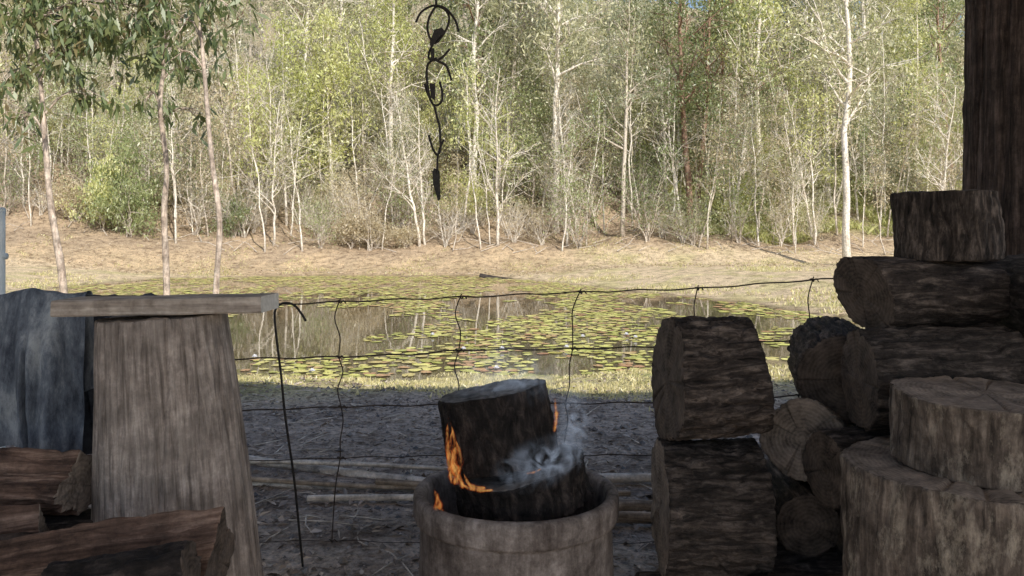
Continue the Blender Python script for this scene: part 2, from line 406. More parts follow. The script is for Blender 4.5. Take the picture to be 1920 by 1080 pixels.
# ------------------------------------------------------------------ near saplings beside the pond
L_near = leaf_mat("leaf_near", [(0.05, 0.08, 0.03), (0.10, 0.14, 0.05), (0.2, 0.24, 0.09), (0.3, 0.16, 0.10)], 0.3)
bark_sap = wood_mat("bark_sapling", (0.26, 0.19, 0.15), (0.5, 0.4, 0.33), (0.68, 0.58, 0.5), scale=25, stretch=0.2, bump=0.3)
def near_sapling(seed, pts, r0, clumps, nleaf, lab):
    rnd = random.Random(seed); rng = np.random.default_rng(seed)
    base = Vector(pts[0]); e = bpy.data.objects.new("eucalyptus_sapling", None); link(e); e.location = base
    meta(e, lab, "tree", "slender saplings beside the pond")
    P = smoothpts([Vector(p)-base for p in pts], 4); n = len(P)
    V = []; F = []
    tube(V, F, P, [r0*(1-0.65*i/n)*(1+rnd.uniform(-.08, .08)) for i in range(n)], 10)
    cs = []
    for (cx, cy, cz, sg, w) in clumps:
        c = Vector((cx, cy, cz))-base
        q = min(P[n//3:], key=lambda p: (p-c).length+abs(p.z-(c.z-0.25))*1.2)
        mid = q.lerp(c, .5)+Vector((0, 0, .08))
        tube(V, F, smoothpts([q, mid, c], 3), [r0*.35*(1-.8*i/6) for i in range(7)], 5, False)
        for _ in range(9):
            dd = Vector((rnd.gauss(0, sg*1.1), rnd.gauss(0, sg), rnd.gauss(-.05, sg*.9)))
            tube(V, F, [mid.lerp(c, rnd.random()), c+dd*.6, c+dd+Vector((0, 0, -.06))], [.006, .004, .002], 3, False)
            k = int(nleaf*w/9)
            cs.append(np.array(tuple(c+dd))+rng.normal(size=(k, 3))*sg*.32)
    mk("trunk", mesh_from("trunk", V, F, [bark_sap]), e)
    mk("crown", leaf_mesh("crown", np.concatenate(cs), 0.16, 0.04, L_near, rng, 1.2), e)
near_sapling(1, [(-4.98, 9, hz(-4.98, 9)-.1), (-5.02, 9, .49), (-5.1, 9, 1.06), (-5.17, 9, 1.48), (-5.22, 9, 2.08), (-5.28, 9, 2.85), (-5.37, 9, 3.75), (-5.43, 9, 4.7)], .046,
             [(-5.5, 8.9, 3.6, .2, 1), (-4.9, 9.1, 3.6, .25, 1.3), (-4.6, 8.9, 3.35, .22, 1.1), (-4.95, 8.8, 3.1, .22, .9), (-5.6, 9.1, 3.0, .2, .5), (-4.55, 9, 3.75, .2, 1), (-5.1, 9, 3.9, .3, 1), (-4.75, 8.9, 2.75, .14, .45), (-5.5, 9, 2.5, .13, .25), (-4.25, 9.1, 3.85, .2, .7), (-5.5, 9, 4.2, .3, 1)], 260,
             "slender pinkish-barked sapling with drooping dark leaves")
near_sapling(2, [(-4.1, 9.5, hz(-4.1, 9.5)-.1), (-4.08, 9.5, .42), (-4.11, 9.5, 1.37), (-4.08, 9.5, 1.94), (-4.16, 9.5, 2.63), (-4.1, 9.5, 3.26), (-4.13, 9.5, 3.89), (-4.1, 9.5, 4.8)], .042,
             [(-4.25, 9.4, 3.75, .2, .8), (-3.85, 9.4, 3.6, .2, .7), (-4.35, 9.6, 3.3, .17, .5), (-3.8, 9.5, 3.1, .15, .4), (-4.1, 9.5, 4.0, .25, .8), (-4.3, 9.5, 2.8, .12, .2), (-3.75, 9.5, 2.6, .12, .25)], 210,
             "slender grey sapling with a wavy stem and dark leaves")
near_sapling(3, [(-3.12, 8.5, hz(-3.12, 8.5)-.1), (-3.13, 8.5, .5), (-3.09, 8.5, 1.23), (-3.16, 8.5, 1.8), (-3.21, 8.5, 2.31), (-3.27, 8.5, 3.04), (-3.32, 8.5, 3.49), (-3.4, 8.5, 4.3)], .036,
             [(-3.45, 8.5, 3.4, .15, .5), (-3.15, 8.5, 3.65, .2, .5), (-3.5, 8.4, 3.05, .13, .3), (-3.5, 8.4, 3.8, .25, .8)], 190,
             "slender brown sapling with few leaves beside the pond")

# ------------------------------------------------------------------ lily pads
def pad_mesh(seed, mat):
    rnd = random.Random(seed); n = 18; V = [(0, 0, .002)]; F = []
    ph = rnd.random()*6
    for ring, rr in ((1, .6), (2, 1.0)):
        for k in range(n+1):
            a = .14+(6.283-.28)*k/n
            r = rr*(1+.09*math.sin(a*2+ph)+.05*math.sin(a*5+seed)+rnd.uniform(-.03, .03))
            V.append((r*math.cos(a), r*math.sin(a)*.88, .003+(.003*rnd.random()+.003*math.sin(a*2+seed) if ring == 2 else 0)))
    for k in range(n):
        F.append((0, 1+k, 2+k)); F.append((1+k, 1+n+1+k, 2+n+1+k, 2+k))
    return mesh_from("lily_pad", V, F, [mat])
N = Nodes("lily_leaf")
oi = N.n('ShaderNodeObjectInfo'); g = N.n('ShaderNodeNewGeometry')
sm = N.n('ShaderNodeMath', {0: (oi, 'Random'), 1: (g, 'Random Per Island')}, operation='ADD')
fr = N.n('ShaderNodeMath', {0: (sm, 0)}, operation='FRACT')
r = N.ramp((fr, 0), [(0, (0.38, 0.40, 0.11)), (.3, (0.64, 0.65, 0.18)), (.6, (0.86, 0.82, 0.28)), (.78, (0.68, 0.62, 0.25)), (.88, (0.62, 0.42, 0.22)), (1, (0.50, 0.27, 0.16))])
tc = N.n('ShaderNodeTexCoord')
nz = N.n('ShaderNodeTexNoise', {'Vector': (tc, 'Object'), 'Scale': 3.0, 'Detail': 7.0, 'Roughness': .7})
r2 = N.ramp((nz, 'Fac'), [(.38, (.6, .5, .4)), (.55, (1, 1, 1))])
mx = N.n('ShaderNodeMix', {'Factor': 1.0, 6: (r, 0), 7: (r2, 0)}, data_type='RGBA', blend_type='MULTIPLY')
b = N.n('ShaderNodeBsdfPrincipled', {'Base Color': (mx, 2), 'Roughness': 0.4})
N.surf(b)
pads = [pad_mesh(i, N.m) for i in range(8)]
pts = []; grid = {}
tries = 0
while len(pts) < 7500 and tries < 150000:
    tries += 1
    x = R.uniform(-20, 8.2); y = R.uniform(11.6, 39.5)
    if abs(x) > .66*y: continue
    a1 = noise.noise(Vector((x*.3, y*.14, 5))); a2 = noise.noise(Vector((x*.9, y*.5, 8)))
    dens = .3+1.5*a1+2.0*a2
    if x < -1.9 and 13.6 < y < 23: dens -= .8*min(1, (-1.9-x)/1.5)
    if ((x+.2)/1.8)**2+((y-25)/4.5)**2 < 1: dens -= 1
    if y > 26: dens += .5
    if x > -1 and y < 22: dens += .12
    if y < 13.0: dens += .2
    if R.random() > dens*.8: continue
    r_ = (.045+.085*R.random()**.8)*(1.25 if y > 20 else 1)
    key = (int(x*2), int(y*2)); ok = True
    for i in (-1, 0, 1):
        for j in (-1, 0, 1):
            for (a, b_, c) in grid.get((key[0]+i, key[1]+j), ()):
                if math.hypot(a-x, b_-y) < (c+r_)*.8: ok = False; break
            if not ok: break
        if not ok: break
    if not ok: continue
    grid.setdefault(key, []).append((x, y, r_)); pts.append((x, y, r_))
sdv = pond_sd(np.array([p[0] for p in pts]), np.array([p[1] for p in pts]))
pts = [p for p, s in zip(pts, sdv) if s < -.1]
pts.sort(key=lambda p: p[1])
for i, (x, y, r_) in enumerate(pts[:290]):
    o = mk("lily_pad", pads[R.randrange(8)], None, (x, y, PZ+.003+(i % 7)*.0015), label="round floating lily pad on the pond", category="lily pad", group="lily pads floating on the pond")
    o.scale = (r_, r_, 1); o.rotation_euler = (R.uniform(-.015, .015), R.uniform(-.015, .015), R.random()*6.28)
V = []; F = []
for i, (x, y, r_) in enumerate(pts[290:]):
    n = 12; a0 = R.random()*6; b0 = len(V); zz = PZ+.004+(i*7 % 11)*.0015; ph = R.random()*6
    V.append((x, y, zz+.002))
    for k in range(n+1):
        a = a0+.15+(6.283-.3)*k/n; rr = r_*(1+.12*math.sin(2*a+ph)+R.uniform(-.05, .05))
        V.append((x+rr*math.cos(a), y+rr*math.sin(a), zz+R.random()*.004))
    for k in range(n): F.append((b0, b0+1+k, b0+2+k))
mk("distant_lily_pads", mesh_from("distant_lily_pads", V, F, [N.m]), kind="stuff", label="mass of yellow-green lily pads across the pond", category="lily pads")
wm = simple_mat("petal_white", (.7, .7, .75), (.85, .85, .88), 10, 0)
V = []; F = []
for lay, (nn, tl) in enumerate(((8, .35), (7, .8), (5, 1.15))):
    for k in range(nn):
        a = 6.283*k/nn+lay*.4; b0 = len(V); ca_, sa_ = math.cos(a), math.sin(a)
        L = .06; hx = L*math.cos(tl); hzz = L*math.sin(tl)
        V += [(0, 0, .02), (ca_*hx*.5-sa_*.018, sa_*hx*.5+ca_*.018, .02+hzz*.4), (ca_*hx, sa_*hx, .02+hzz), (ca_*hx*.5+sa_*.018, sa_*hx*.5-ca_*.018, .02+hzz*.4)]
        F.append((b0, b0+1, b0+2, b0+3))
fm = mesh_from("water_lily", V, F, [wm], smooth=False)
for _ in range(12):
    p = R.choice(pts[:700])
    mk("water_lily", fm, None, (p[0], p[1], PZ+.02), label="small white water lily flower among the pads", category="flower", group="white water lilies on the pond")

# ------------------------------------------------------------------ logs
def nz3(x, y, z): return noise.noise(Vector((x, y, z)))
def log_mesh(name, r, L, seed, mats, taper=0.0, irr=.05, rough=.02, poly=0, sx=1, sy=1, cracks=0, crackd=.12, nA=120, nL=30, flare=0, endtilt=(0, 0), bend=0, rot=0, plates=0.0):
    rnd = random.Random(seed); V = []; F = []; I = []
    cr = [(rnd.random()*6.283, rnd.uniform(.02, .05), rnd.uniform(.3, 1)*crackd) for _ in range(cracks)]
    def rad(th, f):
        cx, sy_ = math.cos(th), math.sin(th)
        q = 1+irr*nz3(cx*1.1+seed*3.7, sy_*1.1, f*.8)*2
        if poly:
            s = 6.2832/poly; t = ((th+rot) % s)-s/2
            q *= math.cos(s/2)/math.cos(t)*1.15 if poly > 2 else 1
        q += rough*nz3(cx*r*60, sy_*r*60, f*L*14+seed)*1.2
        q += rough*.6*nz3(cx*r*25+9, sy_*r*25, f*L*6+seed)*1.4
        q += rough*.5*nz3(cx*r*120+9, sy_*r*120, f*L*40+seed)
        if plates:
            g = abs(nz3(cx*r*28+seed, sy_*r*28, f*L*7))
            q -= plates*max(0, 1-g*9)
            g = abs(nz3(cx*r*34, sy_*r*34+seed, f*L*26))
            q -= plates*.35*max(0, 1-g*8)
        for (t0, w, d) in cr:
            dt = (th-t0-.15*math.sin(f*5+t0*3)+math.pi) % 6.2832-math.pi
            q -= d*math.exp(-(dt/w)**2)*(.5+.5*nz3(f*3, t0*7, seed))
        q *= 1-taper*(f-.5)+flare*(1-f)**2
        return q*r
    def put(th, f, k, zoff=0):
        rr = rad(th, f)*k
        x = rr*math.cos(th)*sx; y_ = rr*math.sin(th)*sy
        z = (f-.5)*L+zoff
        tl = endtilt[0] if f < .5 else endtilt[1]
        z += tl*x*abs(f-.5)*2
        z += .03*r*nz3(math.cos(th)*2+seed, math.sin(th)*2, f*3)*abs(f-.5)*2
        x += bend*math.sin(f*3.1416)
        V.append((x, y_, z))
    caps = [.95, .85, .7, .5, .3, .12]
    rings = []
    def ring(f, k, zo):
        b0 = len(V)
        for a in range(nA):
            th = 6.28318*a/nA
            zz = zo
            if k < .97:
                zz += .005*nz3(math.cos(th)*k*r*40, math.sin(th)*k*r*40, seed+f*9)
                for (t0, w, d) in cr[:7]:
                    dt = (th-t0+math.pi) % 6.2832-math.pi
                    zz -= (1 if f > .5 else -1)*.014*math.exp(-(dt/.03)**2)*k
            put(th, f, k, zz)
        rings.append(b0)
    for k in caps[::-1]: ring(0, k, 0)
    ring(0, .985, .001)
    for i in range(nL+1):
        f = i/nL
        ring(f, 1, 0.004 if i == 0 else (-.004 if i == nL else 0))
    ring(1, .985, -.001)
    for k in caps: ring(1, k, 0)
    nc_ = len(caps)
    for j in range(len(rings)-1):
        cap = j < nc_ or j >= len(rings)-1-nc_
        for a in range(nA):
            a2 = (a+1) % nA
            F.append((rings[j]+a, rings[j]+a2, rings[j+1]+a2, rings[j+1]+a)); I.append(1 if cap else 0)
    for b0, f, rev in ((rings[0], 0, True), (rings[-1], 1, False)):
        c = len(V); V.append((bend*math.sin(f*3.1416), 0, (f-.5)*L))
        for a in range(nA):
            a2 = (a+1) % nA
            F.append((c, b0+a2, b0+a) if rev else (c, b0+a, b0+a2)); I.append(1)
    return mesh_from(name, V, F, mats, I)

def log(name, c, axis, r, L, seed, mats, label, category="log", group=None, roll=0, **kw):
    me = log_mesh(name, r, L, seed, mats, **kw)
    o = mk(name, me, None, c, label=label, category=category, group=group)
    q = Vector((0, 0, 1)).rotation_difference(Vector(axis).normalized())
    o.rotation_mode = 'QUATERNION'
    o.rotation_quaternion = q @ Quaternion((0, 0, 1), roll)
    return o

w_grey = wood_mat("weathered_grey_wood", (0.13, 0.105, 0.09), (0.30, 0.25, 0.22), (0.46, 0.395, 0.35), scale=80, stretch=.035, bump=.8, blotch=.6)
w_dark = wood_mat("dark_bark", (0.008, 0.007, 0.006), (0.052, 0.041, 0.036), (0.18, 0.145, 0.125), scale=50, stretch=.22, bump=1.0, dist=.014)
w_brown = wood_mat("brown_bark", (0.009, 0.007, 0.006), (0.062, 0.047, 0.040), (0.23, 0.18, 0.15), scale=52, stretch=.18, bump=1.0, dist=.014)
w_red = wood_mat("red_split_wood", (0.035, 0.02, 0.015), (0.13, 0.08, 0.06), (0.30, 0.205, 0.16), scale=50, stretch=.06, bump=.9)
w_patch = wood_mat("flaking_bark", (0.035, 0.027, 0.022), (0.14, 0.108, 0.087), (0.29, 0.235, 0.19), scale=44, stretch=.12, bump=1.0, patch=(0.42, 0.355, 0.28), patchpos=.52)
w_pole = wood_mat("bleached_pole", (0.34, 0.29, 0.24), (0.68, 0.60, 0.52), (0.88, 0.82, 0.75), scale=30, stretch=.08, bump=.4)
w_polb = wood_mat("brown_pole", (0.14, 0.10, 0.07), (0.36, 0.28, 0.21), (0.54, 0.44, 0.35), scale=30, stretch=.08, bump=.4)
w_char = wood_mat("charred_wood", (0.005, 0.0045, 0.0045), (0.024, 0.019, 0.018), (0.09, 0.07, 0.062), scale=35, stretch=.4, bump=1.0, dist=.016)
e_dark = end_mat("dark_cut_end", (0.018, 0.014, 0.012), (0.16, 0.122, 0.10))
e_grey = end_mat("grey_cut_end", (0.06, 0.048, 0.04), (0.36, 0.29, 0.24))
e_ash = end_mat("ashy_cut_end", (0.014, 0.013, 0.013), (0.20, 0.19, 0.185), 10)
w_post = wood_mat("fibrous_post", (0.014, 0.0105, 0.009), (0.072, 0.051, 0.044), (0.18, 0.13, 0.112), scale=56, stretch=.05, bump=1.0, dist=.016)

log("upright_log", (-.842, 2.0, .4725), (-.055, 0, 1), .185, .945, 3, [w_grey, e_grey], "tall weathered grey cracked log standing as a table leg", "log",
    flare=.0, taper=.36, irr=.02, rough=.006, cracks=22, crackd=.07, nL=50, nA=240, bend=.006)
def plank(name, L, D, T, mats):
    V = []; F = []; nx = 24
    prof = [(-D/2, -T/2+.004), (-D/2+.004, -T/2), (D/2-.004, -T/2), (D/2, -T/2+.004), (D/2, T/2-.004), (D/2-.004, T/2), (-D/2+.004, T/2), (-D/2, T/2-.004)]
    for i in range(nx+1):
        x = -L/2+L*i/nx
        for (py, pz) in prof:
            V.append((x+.003*nz3(py*30, pz*30, i), py+.002*nz3(x*8, pz*40, 1), pz+.002*nz3(x*9, py*20, 4)))
    for i in range(nx):
        for k in range(8):
            k2 = (k+1) % 8
            F.append((i*8+k, i*8+k2, (i+1)*8+k2, (i+1)*8+k))
    F.append(tuple(range(8))[::-1]); F.append(tuple(nx*8+k for k in range(8)))
    return mesh_from(name, V, F, mats, [0]*(nx*8)+[1, 1], smooth=False)
N = Nodes("weathered_board"); v = randcoord(N)
mp = N.n('ShaderNodeMapping', {'Vector': (v, 0), 'Scale': (4, 60, 60)})
n_ = N.n('ShaderNodeTexNoise', {'Vector': (mp, 0), 'Scale': 1.0, 'Detail': 8.0, 'Roughness': .6})
nk = N.n('ShaderNodeTexNoise', {'Vector': (v, 0), 'Scale': 12.0, 'Detail': 8.0, 'Roughness': .7})
r_ = N.ramp((n_, 'Fac'), [(.3, (.17, .135, .115)), (.5, (.40, .34, .29)), (.7, (.58, .51, .45))])
rk = N.ramp((nk, 'Fac'), [(.35, (.45, .42, .4)), (.6, (1.1, 1.1, 1.1))])
mx = N.n('ShaderNodeMix', {'Factor': 1.0, 6: (r_, 0), 7: (rk, 0)}, data_type='RGBA', blend_type='MULTIPLY')
bp = N.n('ShaderNodeBump', {'Height': (n_, 'Fac'), 'Strength': .5, 'Distance': .005})
N.surf(N.n('ShaderNodeBsdfPrincipled', {'Base Color': (mx, 2), 'Roughness': .8, 'Normal': (bp, 0)}))
w_board = N.m
e_white = simple_mat("white_painted_end", (.45, .43, .4), (.7, .68, .65), 60, .2)
pl = mk("wooden_plank", plank("wooden_plank", .50, .13, .038, [w_board, e_white]), None, (-.835, 1.95, .974), label="weathered sawn plank lying across the standing log", category="plank")
pl.rotation_euler = (0, -.022, -.03)

GS = "cut logs stacked beside the fire"
S = lambda *a, **k: log(*a, group=GS, **k)
S("log", (.582, 2.34, .728), (1, .0, .08), .175, .262, 11, [w_brown, e_dark], "thick dark log block with rough cracked bark on the stack", irr=.09, rough=.04, cracks=12, crackd=.12, taper=.12, roll=.5, plates=.06, nA=220, nL=60, endtilt=(-.15, .1))
S("log", (.572, 2.34, .350), (1, -.04, .0), .190, .285, 12, [w_dark, e_grey], "thick dark log block with ringed cut end", irr=.05, rough=.04, cracks=8, crackd=.1, plates=.055, nA=220, nL=60)
S("log", (.62, 2.34, .075), (1, 0, 0), .08, .5, 13, [w_dark, e_dark], "dark log under the stack on the ground", rough=.03)
S("log", (1.09, 1.90, .30), (0, 0, 1), .283, .60, 14, [w_patch, e_grey], "large upright log round with pale flaking bark", irr=.04, rough=.02, cracks=16, crackd=.05, nA=240, nL=50, plates=.015)
S("log", (1.115, 1.90, .685), (.02, -.02, 1), .206, .17, 15, [w_patch, e_grey], "short upright round with weathered pale brown side", irr=.04, rough=.02, cracks=26, crackd=.06, nA=220, plates=.015)
S("log", (1.17, 2.22, .745), (1, -.05, .02), .139, .42, 16, [w_dark, e_dark], "thick dark log round lying in the stack", irr=.05, rough=.04, cracks=9, crackd=.1, plates=.06, nL=60, nA=200)
S("log", (1.215, 2.38, .968), (.8, .22, -.02), .113, .42, 17, [w_brown, e_dark], "dark log round with a worn cut end", irr=.09, rough=.03, cracks=8, crackd=.1, plates=.04, nL=60, nA=200, endtilt=(.3, 0))
S("log", (1.29, 2.40, 1.168), (-.01, 0, 1), .145, .20, 18, [w_brown, e_dark], "short dark block standing on top of the stack", irr=.08, rough=.03, cracks=14, crackd=.1, taper=.06, plates=.035, endtilt=(0, .0), nA=200)
S("log", (1.56, 2.3, .955), (.15, 1, 0), .125, .45, 19, [w_dark, e_dark], "dark log end at the edge of the stack", irr=.06, rough=.04)
S("log", (1.045, 2.60, .712), (.25, 1, .05), .138, .36, 20, [w_brown, e_dark], "round dark log lying end-on in the stack", irr=.04, rough=.04, cracks=8, plates=.06, nA=180)
S("log", (.93, 2.50, .50), (.55, 1, -.30), .118, .34, 21, [w_patch, e_grey], "grey log with pale worn cut face in the stack", irr=.06, rough=.03, cracks=8, plates=.03, nA=180)
S("log", (1.06, 2.28, .50), (1, .25, .05), .105, .4, 22, [w_dark, e_dark], "small dark log wedged in the stack", irr=.05, rough=.04, cracks=5, plates=.05, nA=160)
S("log", (.86, 2.46, .32), (.1, 1, .03), .090, .35, 23, [w_brown, e_dark], "small round log end low in the stack", irr=.06, rough=.035, cracks=6)
S("log", (1.05, 2.5, .28), (.1, 1, 0), .11, .35, 24, [w_dark, e_dark], "small round log end low in the stack", irr=.06, rough=.04)
S("log", (.98, 2.45, .12), (1, .1, 0), .115, .6, 25, [w_brown, e_dark], "dark log lying on the ground under the stack", irr=.06, rough=.04)
S("log", (1.5, 2.55, .45), (1, .1, 0), .2, .6, 26, [w_dark, e_dark], "thick dark log deep in the stack", irr=.06, rough=.04)
S("log", (1.5, 2.5, .13), (1, .1, 0), .13, .6, 27, [w_dark, e_dark], "dark log lying on the ground under the stack", irr=.06, rough=.04)
S("log", (.86, 2.16, .14), (1, .12, 0), .085, .42, 28, [w_brown, e_dark], "dark log lying on the ground under the stack", irr=.06, rough=.04)
S("log", (1.62, 2.20, .70), (.9, .3, 0), .135, .4, 29, [w_dark, e_dark], "thick dark log deep in the stack", irr=.06, rough=.04, plates=.05)

GL = "split firewood piled beside the standing log"
T = lambda *a, **k: log(*a, group=GL, category="firewood", **k)
T("split_log", (-1.24, 1.93, .545), (1, -.12, .03), .088, .44, 41, [w_red, e_grey], "reddish split log with pale split top", poly=4, rot=.15, sx=.8, sy=1.1, irr=.16, rough=.08, cracks=14, crackd=.25, plates=.07, nL=60, nA=160)
T("split_log", (-1.17, 1.75, .475), (1, .35, .05), .06, .26, 42, [w_red, e_grey], "short reddish wedge of split timber", poly=3, rot=.5, irr=.16, rough=.09, cracks=8, crackd=.2)
T("split_log", (-1.10, 1.73, .41), (1, .15, .05), .07, .42, 43, [w_char, e_dark], "charred black split log", irr=.15, rough=.1, cracks=5, plates=.09)
T("split_log", (-.84, 1.56, .47), (1, -.03, .16), .095, .56, 44, [w_red, e_dark], "long red-brown split slab of timber", poly=4, rot=.0, sx=.9, sy=.75, irr=.15, rough=.075, cracks=16, crackd=.2, plates=.06, nL=70, nA=180, endtilt=(.2, -.25))
T("split_log", (-.68, 1.40, .535), (1, .1, .12), .055, .24, 45, [w_char, e_dark], "charred black timber offcut on the pile", irr=.18, rough=.14, cracks=5, plates=.09)
for i, (x, y_, z, r_) in enumerate([(-1.1, 1.5, .27, .12), (-1.0, 1.75, .14, .15), (-.95, 1.42, .12, .12), (-.9, 1.52, .33, .08), (-1.2, 1.95, .33, .14), (-.66, 1.40, .38, .09), (-.7, 1.4, .2, .1), (-.75, 1.4, .05, .06), (-1.25, 2.05, .1, .12)]):
    T("split_log", (x, y_, z), (1, .05*(i % 3-1), 0), r_, .5, 60+i, [w_red if i % 2 else w_dark, e_dark], "reddish firewood log under the pile" if i % 2 else "dark firewood log under the pile", irr=.1, rough=.05, nA=60)

# ------------------------------------------------------------------ fire pit
def lathe(name, prof, mats, n=128, seed=0, wob=.003):
    V = []; F = []
    for (r0, z0) in prof:
        for k in range(n):
            a = 6.28318*k/n
            r_ = r0+wob*nz3(math.cos(a)*2, math.sin(a)*2, z0*5+seed)+wob*.35*nz3(math.cos(a)*14, math.sin(a)*14, z0*40)
            V.append((r_*math.cos(a), r_*math.sin(a), z0+.35*wob*nz3(math.cos(a)*9, math.sin(a)*9, 3+seed)*(z0 > .02)))
    for j in range(len(prof)-1):
        for k in range(n):
            k2 = (k+1) % n
            F.append((j*n+k, j*n+k2, (j+1)*n+k2, (j+1)*n+k))
    return mesh_from(name, V, F, mats)
N = Nodes("fired_clay"); v = randcoord(N)
na = N.n('ShaderNodeTexNoise', {'Vector': (v, 0), 'Scale': 7.0, 'Detail': 9.0, 'Roughness': .8})
mpz = N.n('ShaderNodeMapping', {'Vector': (v, 0), 'Scale': (14, 14, 3)})
nb = N.n('ShaderNodeTexNoise', {'Vector': (mpz, 0), 'Scale': 1.0, 'Detail': 7.0, 'Roughness': .7})
ra = N.ramp((na, 'Fac'), [(.34, (.07, .058, .053)), (.5, (.215, .185, .17)), (.66, (.42, .375, .35))])
rb = N.ramp((nb, 'Fac'), [(.35, (.4, .37, .36)), (.6, (1.1, 1.1, 1.1))])
mx = N.n('ShaderNodeMix', {'Factor': 1.0, 6: (ra, 0), 7: (rb, 0)}, data_type='RGBA', blend_type='MULTIPLY')
nf = N.n('ShaderNodeTexNoise', {'Vector': (v, 0), 'Scale': 60.0, 'Detail': 6.0})
bp = N.n('ShaderNodeBump', {'Height': (nf, 'Fac'), 'Strength': .5, 'Distance': .006})
N.surf(N.n('ShaderNodeBsdfPrincipled', {'Base Color': (mx, 2), 'Roughness': .8, 'Normal': (bp, 0), 'Specular IOR Level': .2}))
prof = [(.252, .05), (.254, .2), (.257, .34), (.262, .385), (.268, .398), (.277, .403), (.290, .402), (.297, .396), (.299, .385), (.299, .338), (.296, .330), (.284, .326),
        (.281, .318), (.281, .25), (.283, .15), (.283, .05), (.282, 0.0)]
fp = bpy.data.objects.new("fire_pit", None); link(fp); fp.location = (.012, 2.35, 0)
meta(fp, "round clay pipe collar used as a fire pit", "fire pit")
mk("clay_ring", lathe("clay_ring", prof[::-1], [N.m]), fp)
ash = simple_mat("ash", (.03, .028, .026), (.22, .2, .19), 40, .8, dist=.02)
V = []; F = []; n = 40
for j in range(9):
    for k in range(n):
        a = 6.283*k/n; r_ = .253*j/8
        V.append((r_*math.cos(a), r_*math.sin(a), .25+.02*nz3(r_*20*math.cos(a), r_*20*math.sin(a), 2)))
for j in range(8):
    for k in range(n): F.append((j*n+k, (j+1)*n+k, (j+1)*n+(k+1) % n, j*n+(k+1) % n))
mk("ash_bed", mesh_from("ash_bed", V, F, [ash]), fp)
GB = "burning log rounds in the fire pit"
log("burning_log", (.035, 2.37, .405), (-.19, .0, 1), .198, .12, 71, [w_char, e_ash], "charred smouldering round wedged in the clay ring", group=GB, irr=.05, rough=.035, cracks=10, crackd=.08, plates=.04, nA=180)
log("burning_log", (-.042, 2.36, .58), (-.17, .05, 1), .158, .215, 72, [w_char, e_ash], "charred burning round with ashy top", group=GB, irr=.04, rough=.025, cracks=14, crackd=.08, plates=.04, nA=180)

# flames
N = Nodes("flame")
tc = N.n('ShaderNodeTexCoord')
mpf = N.n('ShaderNodeMapping', {'Vector': (tc, 'Object'), 'Scale': (1, 1, .4)})
nz_ = N.n('ShaderNodeTexNoise', {'Vector': (mpf, 0), 'Scale': 60.0, 'Detail': 3.0, 'Distortion': 1.5})
lw = N.n('ShaderNodeLayerWeight', {'Blend': .5})
cf = N.n('ShaderNodeMath', {0: (nz_, 'Fac'), 1: (lw, 'Facing')}, operation='SUBTRACT')
r1 = N.ramp((cf, 0), [(0.0, (.7, .08, .01)), (.28, (1, .2, .03)), (.5, (1, .5, .14))])
em = N.n('ShaderNodeEmission', {'Color': (r1, 0), 'Strength': .95})
tr = N.n('ShaderNodeBsdfTransparent')
inv = N.n('ShaderNodeMapRange', {0: (lw, 'Facing'), 1: .0, 2: .75, 3: .26, 4: 0.0})
nm_ = N.n('ShaderNodeMapRange', {0: (nz_, 'Fac'), 1: .38, 2: .62, 3: 0.0, 4: 1.0})
fb = N.n('ShaderNodeMath', {0: (inv, 0), 1: (nm_, 0)}, operation='MULTIPLY')
ms = N.n('ShaderNodeMixShader', {0: (fb, 0), 1: (tr, 0), 2: (em, 0)}); N.surf(ms)
flame_m = N.m
def flame(loc, tongues, lab):
    V = []; F = []
    for (pts_, w) in tongues:
        P = smoothpts(pts_, 7); n = len(P)
        rad = [max(.0004, w*math.sin(math.pi*min(1, .15+.85*i/(n-1)))**1.1*(1+.2*math.sin(i*1.3))) for i in range(n)]
        tube(V, F, P, rad, 14)
    mk("flame", mesh_from("flame", V, F, [flame_m]), None, loc, label=lab, category="fire", group="flames on the burning logs")
flame((-.162, 2.195, .46), [([(.03, 0, -.01), (.004, 0, .05), (-.010, 0, .10), (.0, 0, .15)], .012), ([(.016, 0, .03), (.022, .0, .07), (.010, 0, .12)], .008), ([(-.004, .01, .0), (-.012, .01, .06), (-.016, .01, .13), (-.012, .01, .18)], .007), ([(.0, .0, .04), (.008, .0, .10), (-.006, .0, .17)], .007), ([(.01, .0, .0), (-.004, .0, .03), (-.002, .0, .08)], .011), ([(.012, .0, .0), (.006, .0, .05), (.0, .0, .11)], .013),
                           ([(.11, -.01, -.012), (.07, -.01, -.012), (.03, -.005, .0), (.01, 0, .03)], .006), ([(.09, -.01, -.006), (.05, -.01, .0), (.03, -.0, .03)], .007)], "orange flame licking up the charred log side")
flame((-.20, 2.17, .40), [([(.01, 0, -.03), (.002, 0, .02), (-.010, 0, .055)], .010), ([(.0, 0, -.02), (-.004, 0, .01), (-.0, 0, .045)], .009), ([(.008, 0, -.03), (.008, 0, .0), (.004, 0, .03)], .008)], "small orange flame at the rim of the clay ring")
flame((.122, 2.33, .59), [([(0, 0, -.02), (.006, 0, .03), (.002, 0, .08)], .007), ([(.004, 0, -.01), (.008, 0, .04), (.0, 0, .06)], .006)], "thin orange flame beside the upper log")
flame((.05, 2.18, .495), [([(-.01, 0, 0), (.012, 0, .004), (.03, 0, .014)], .003)], "glowing ember line between the two logs")

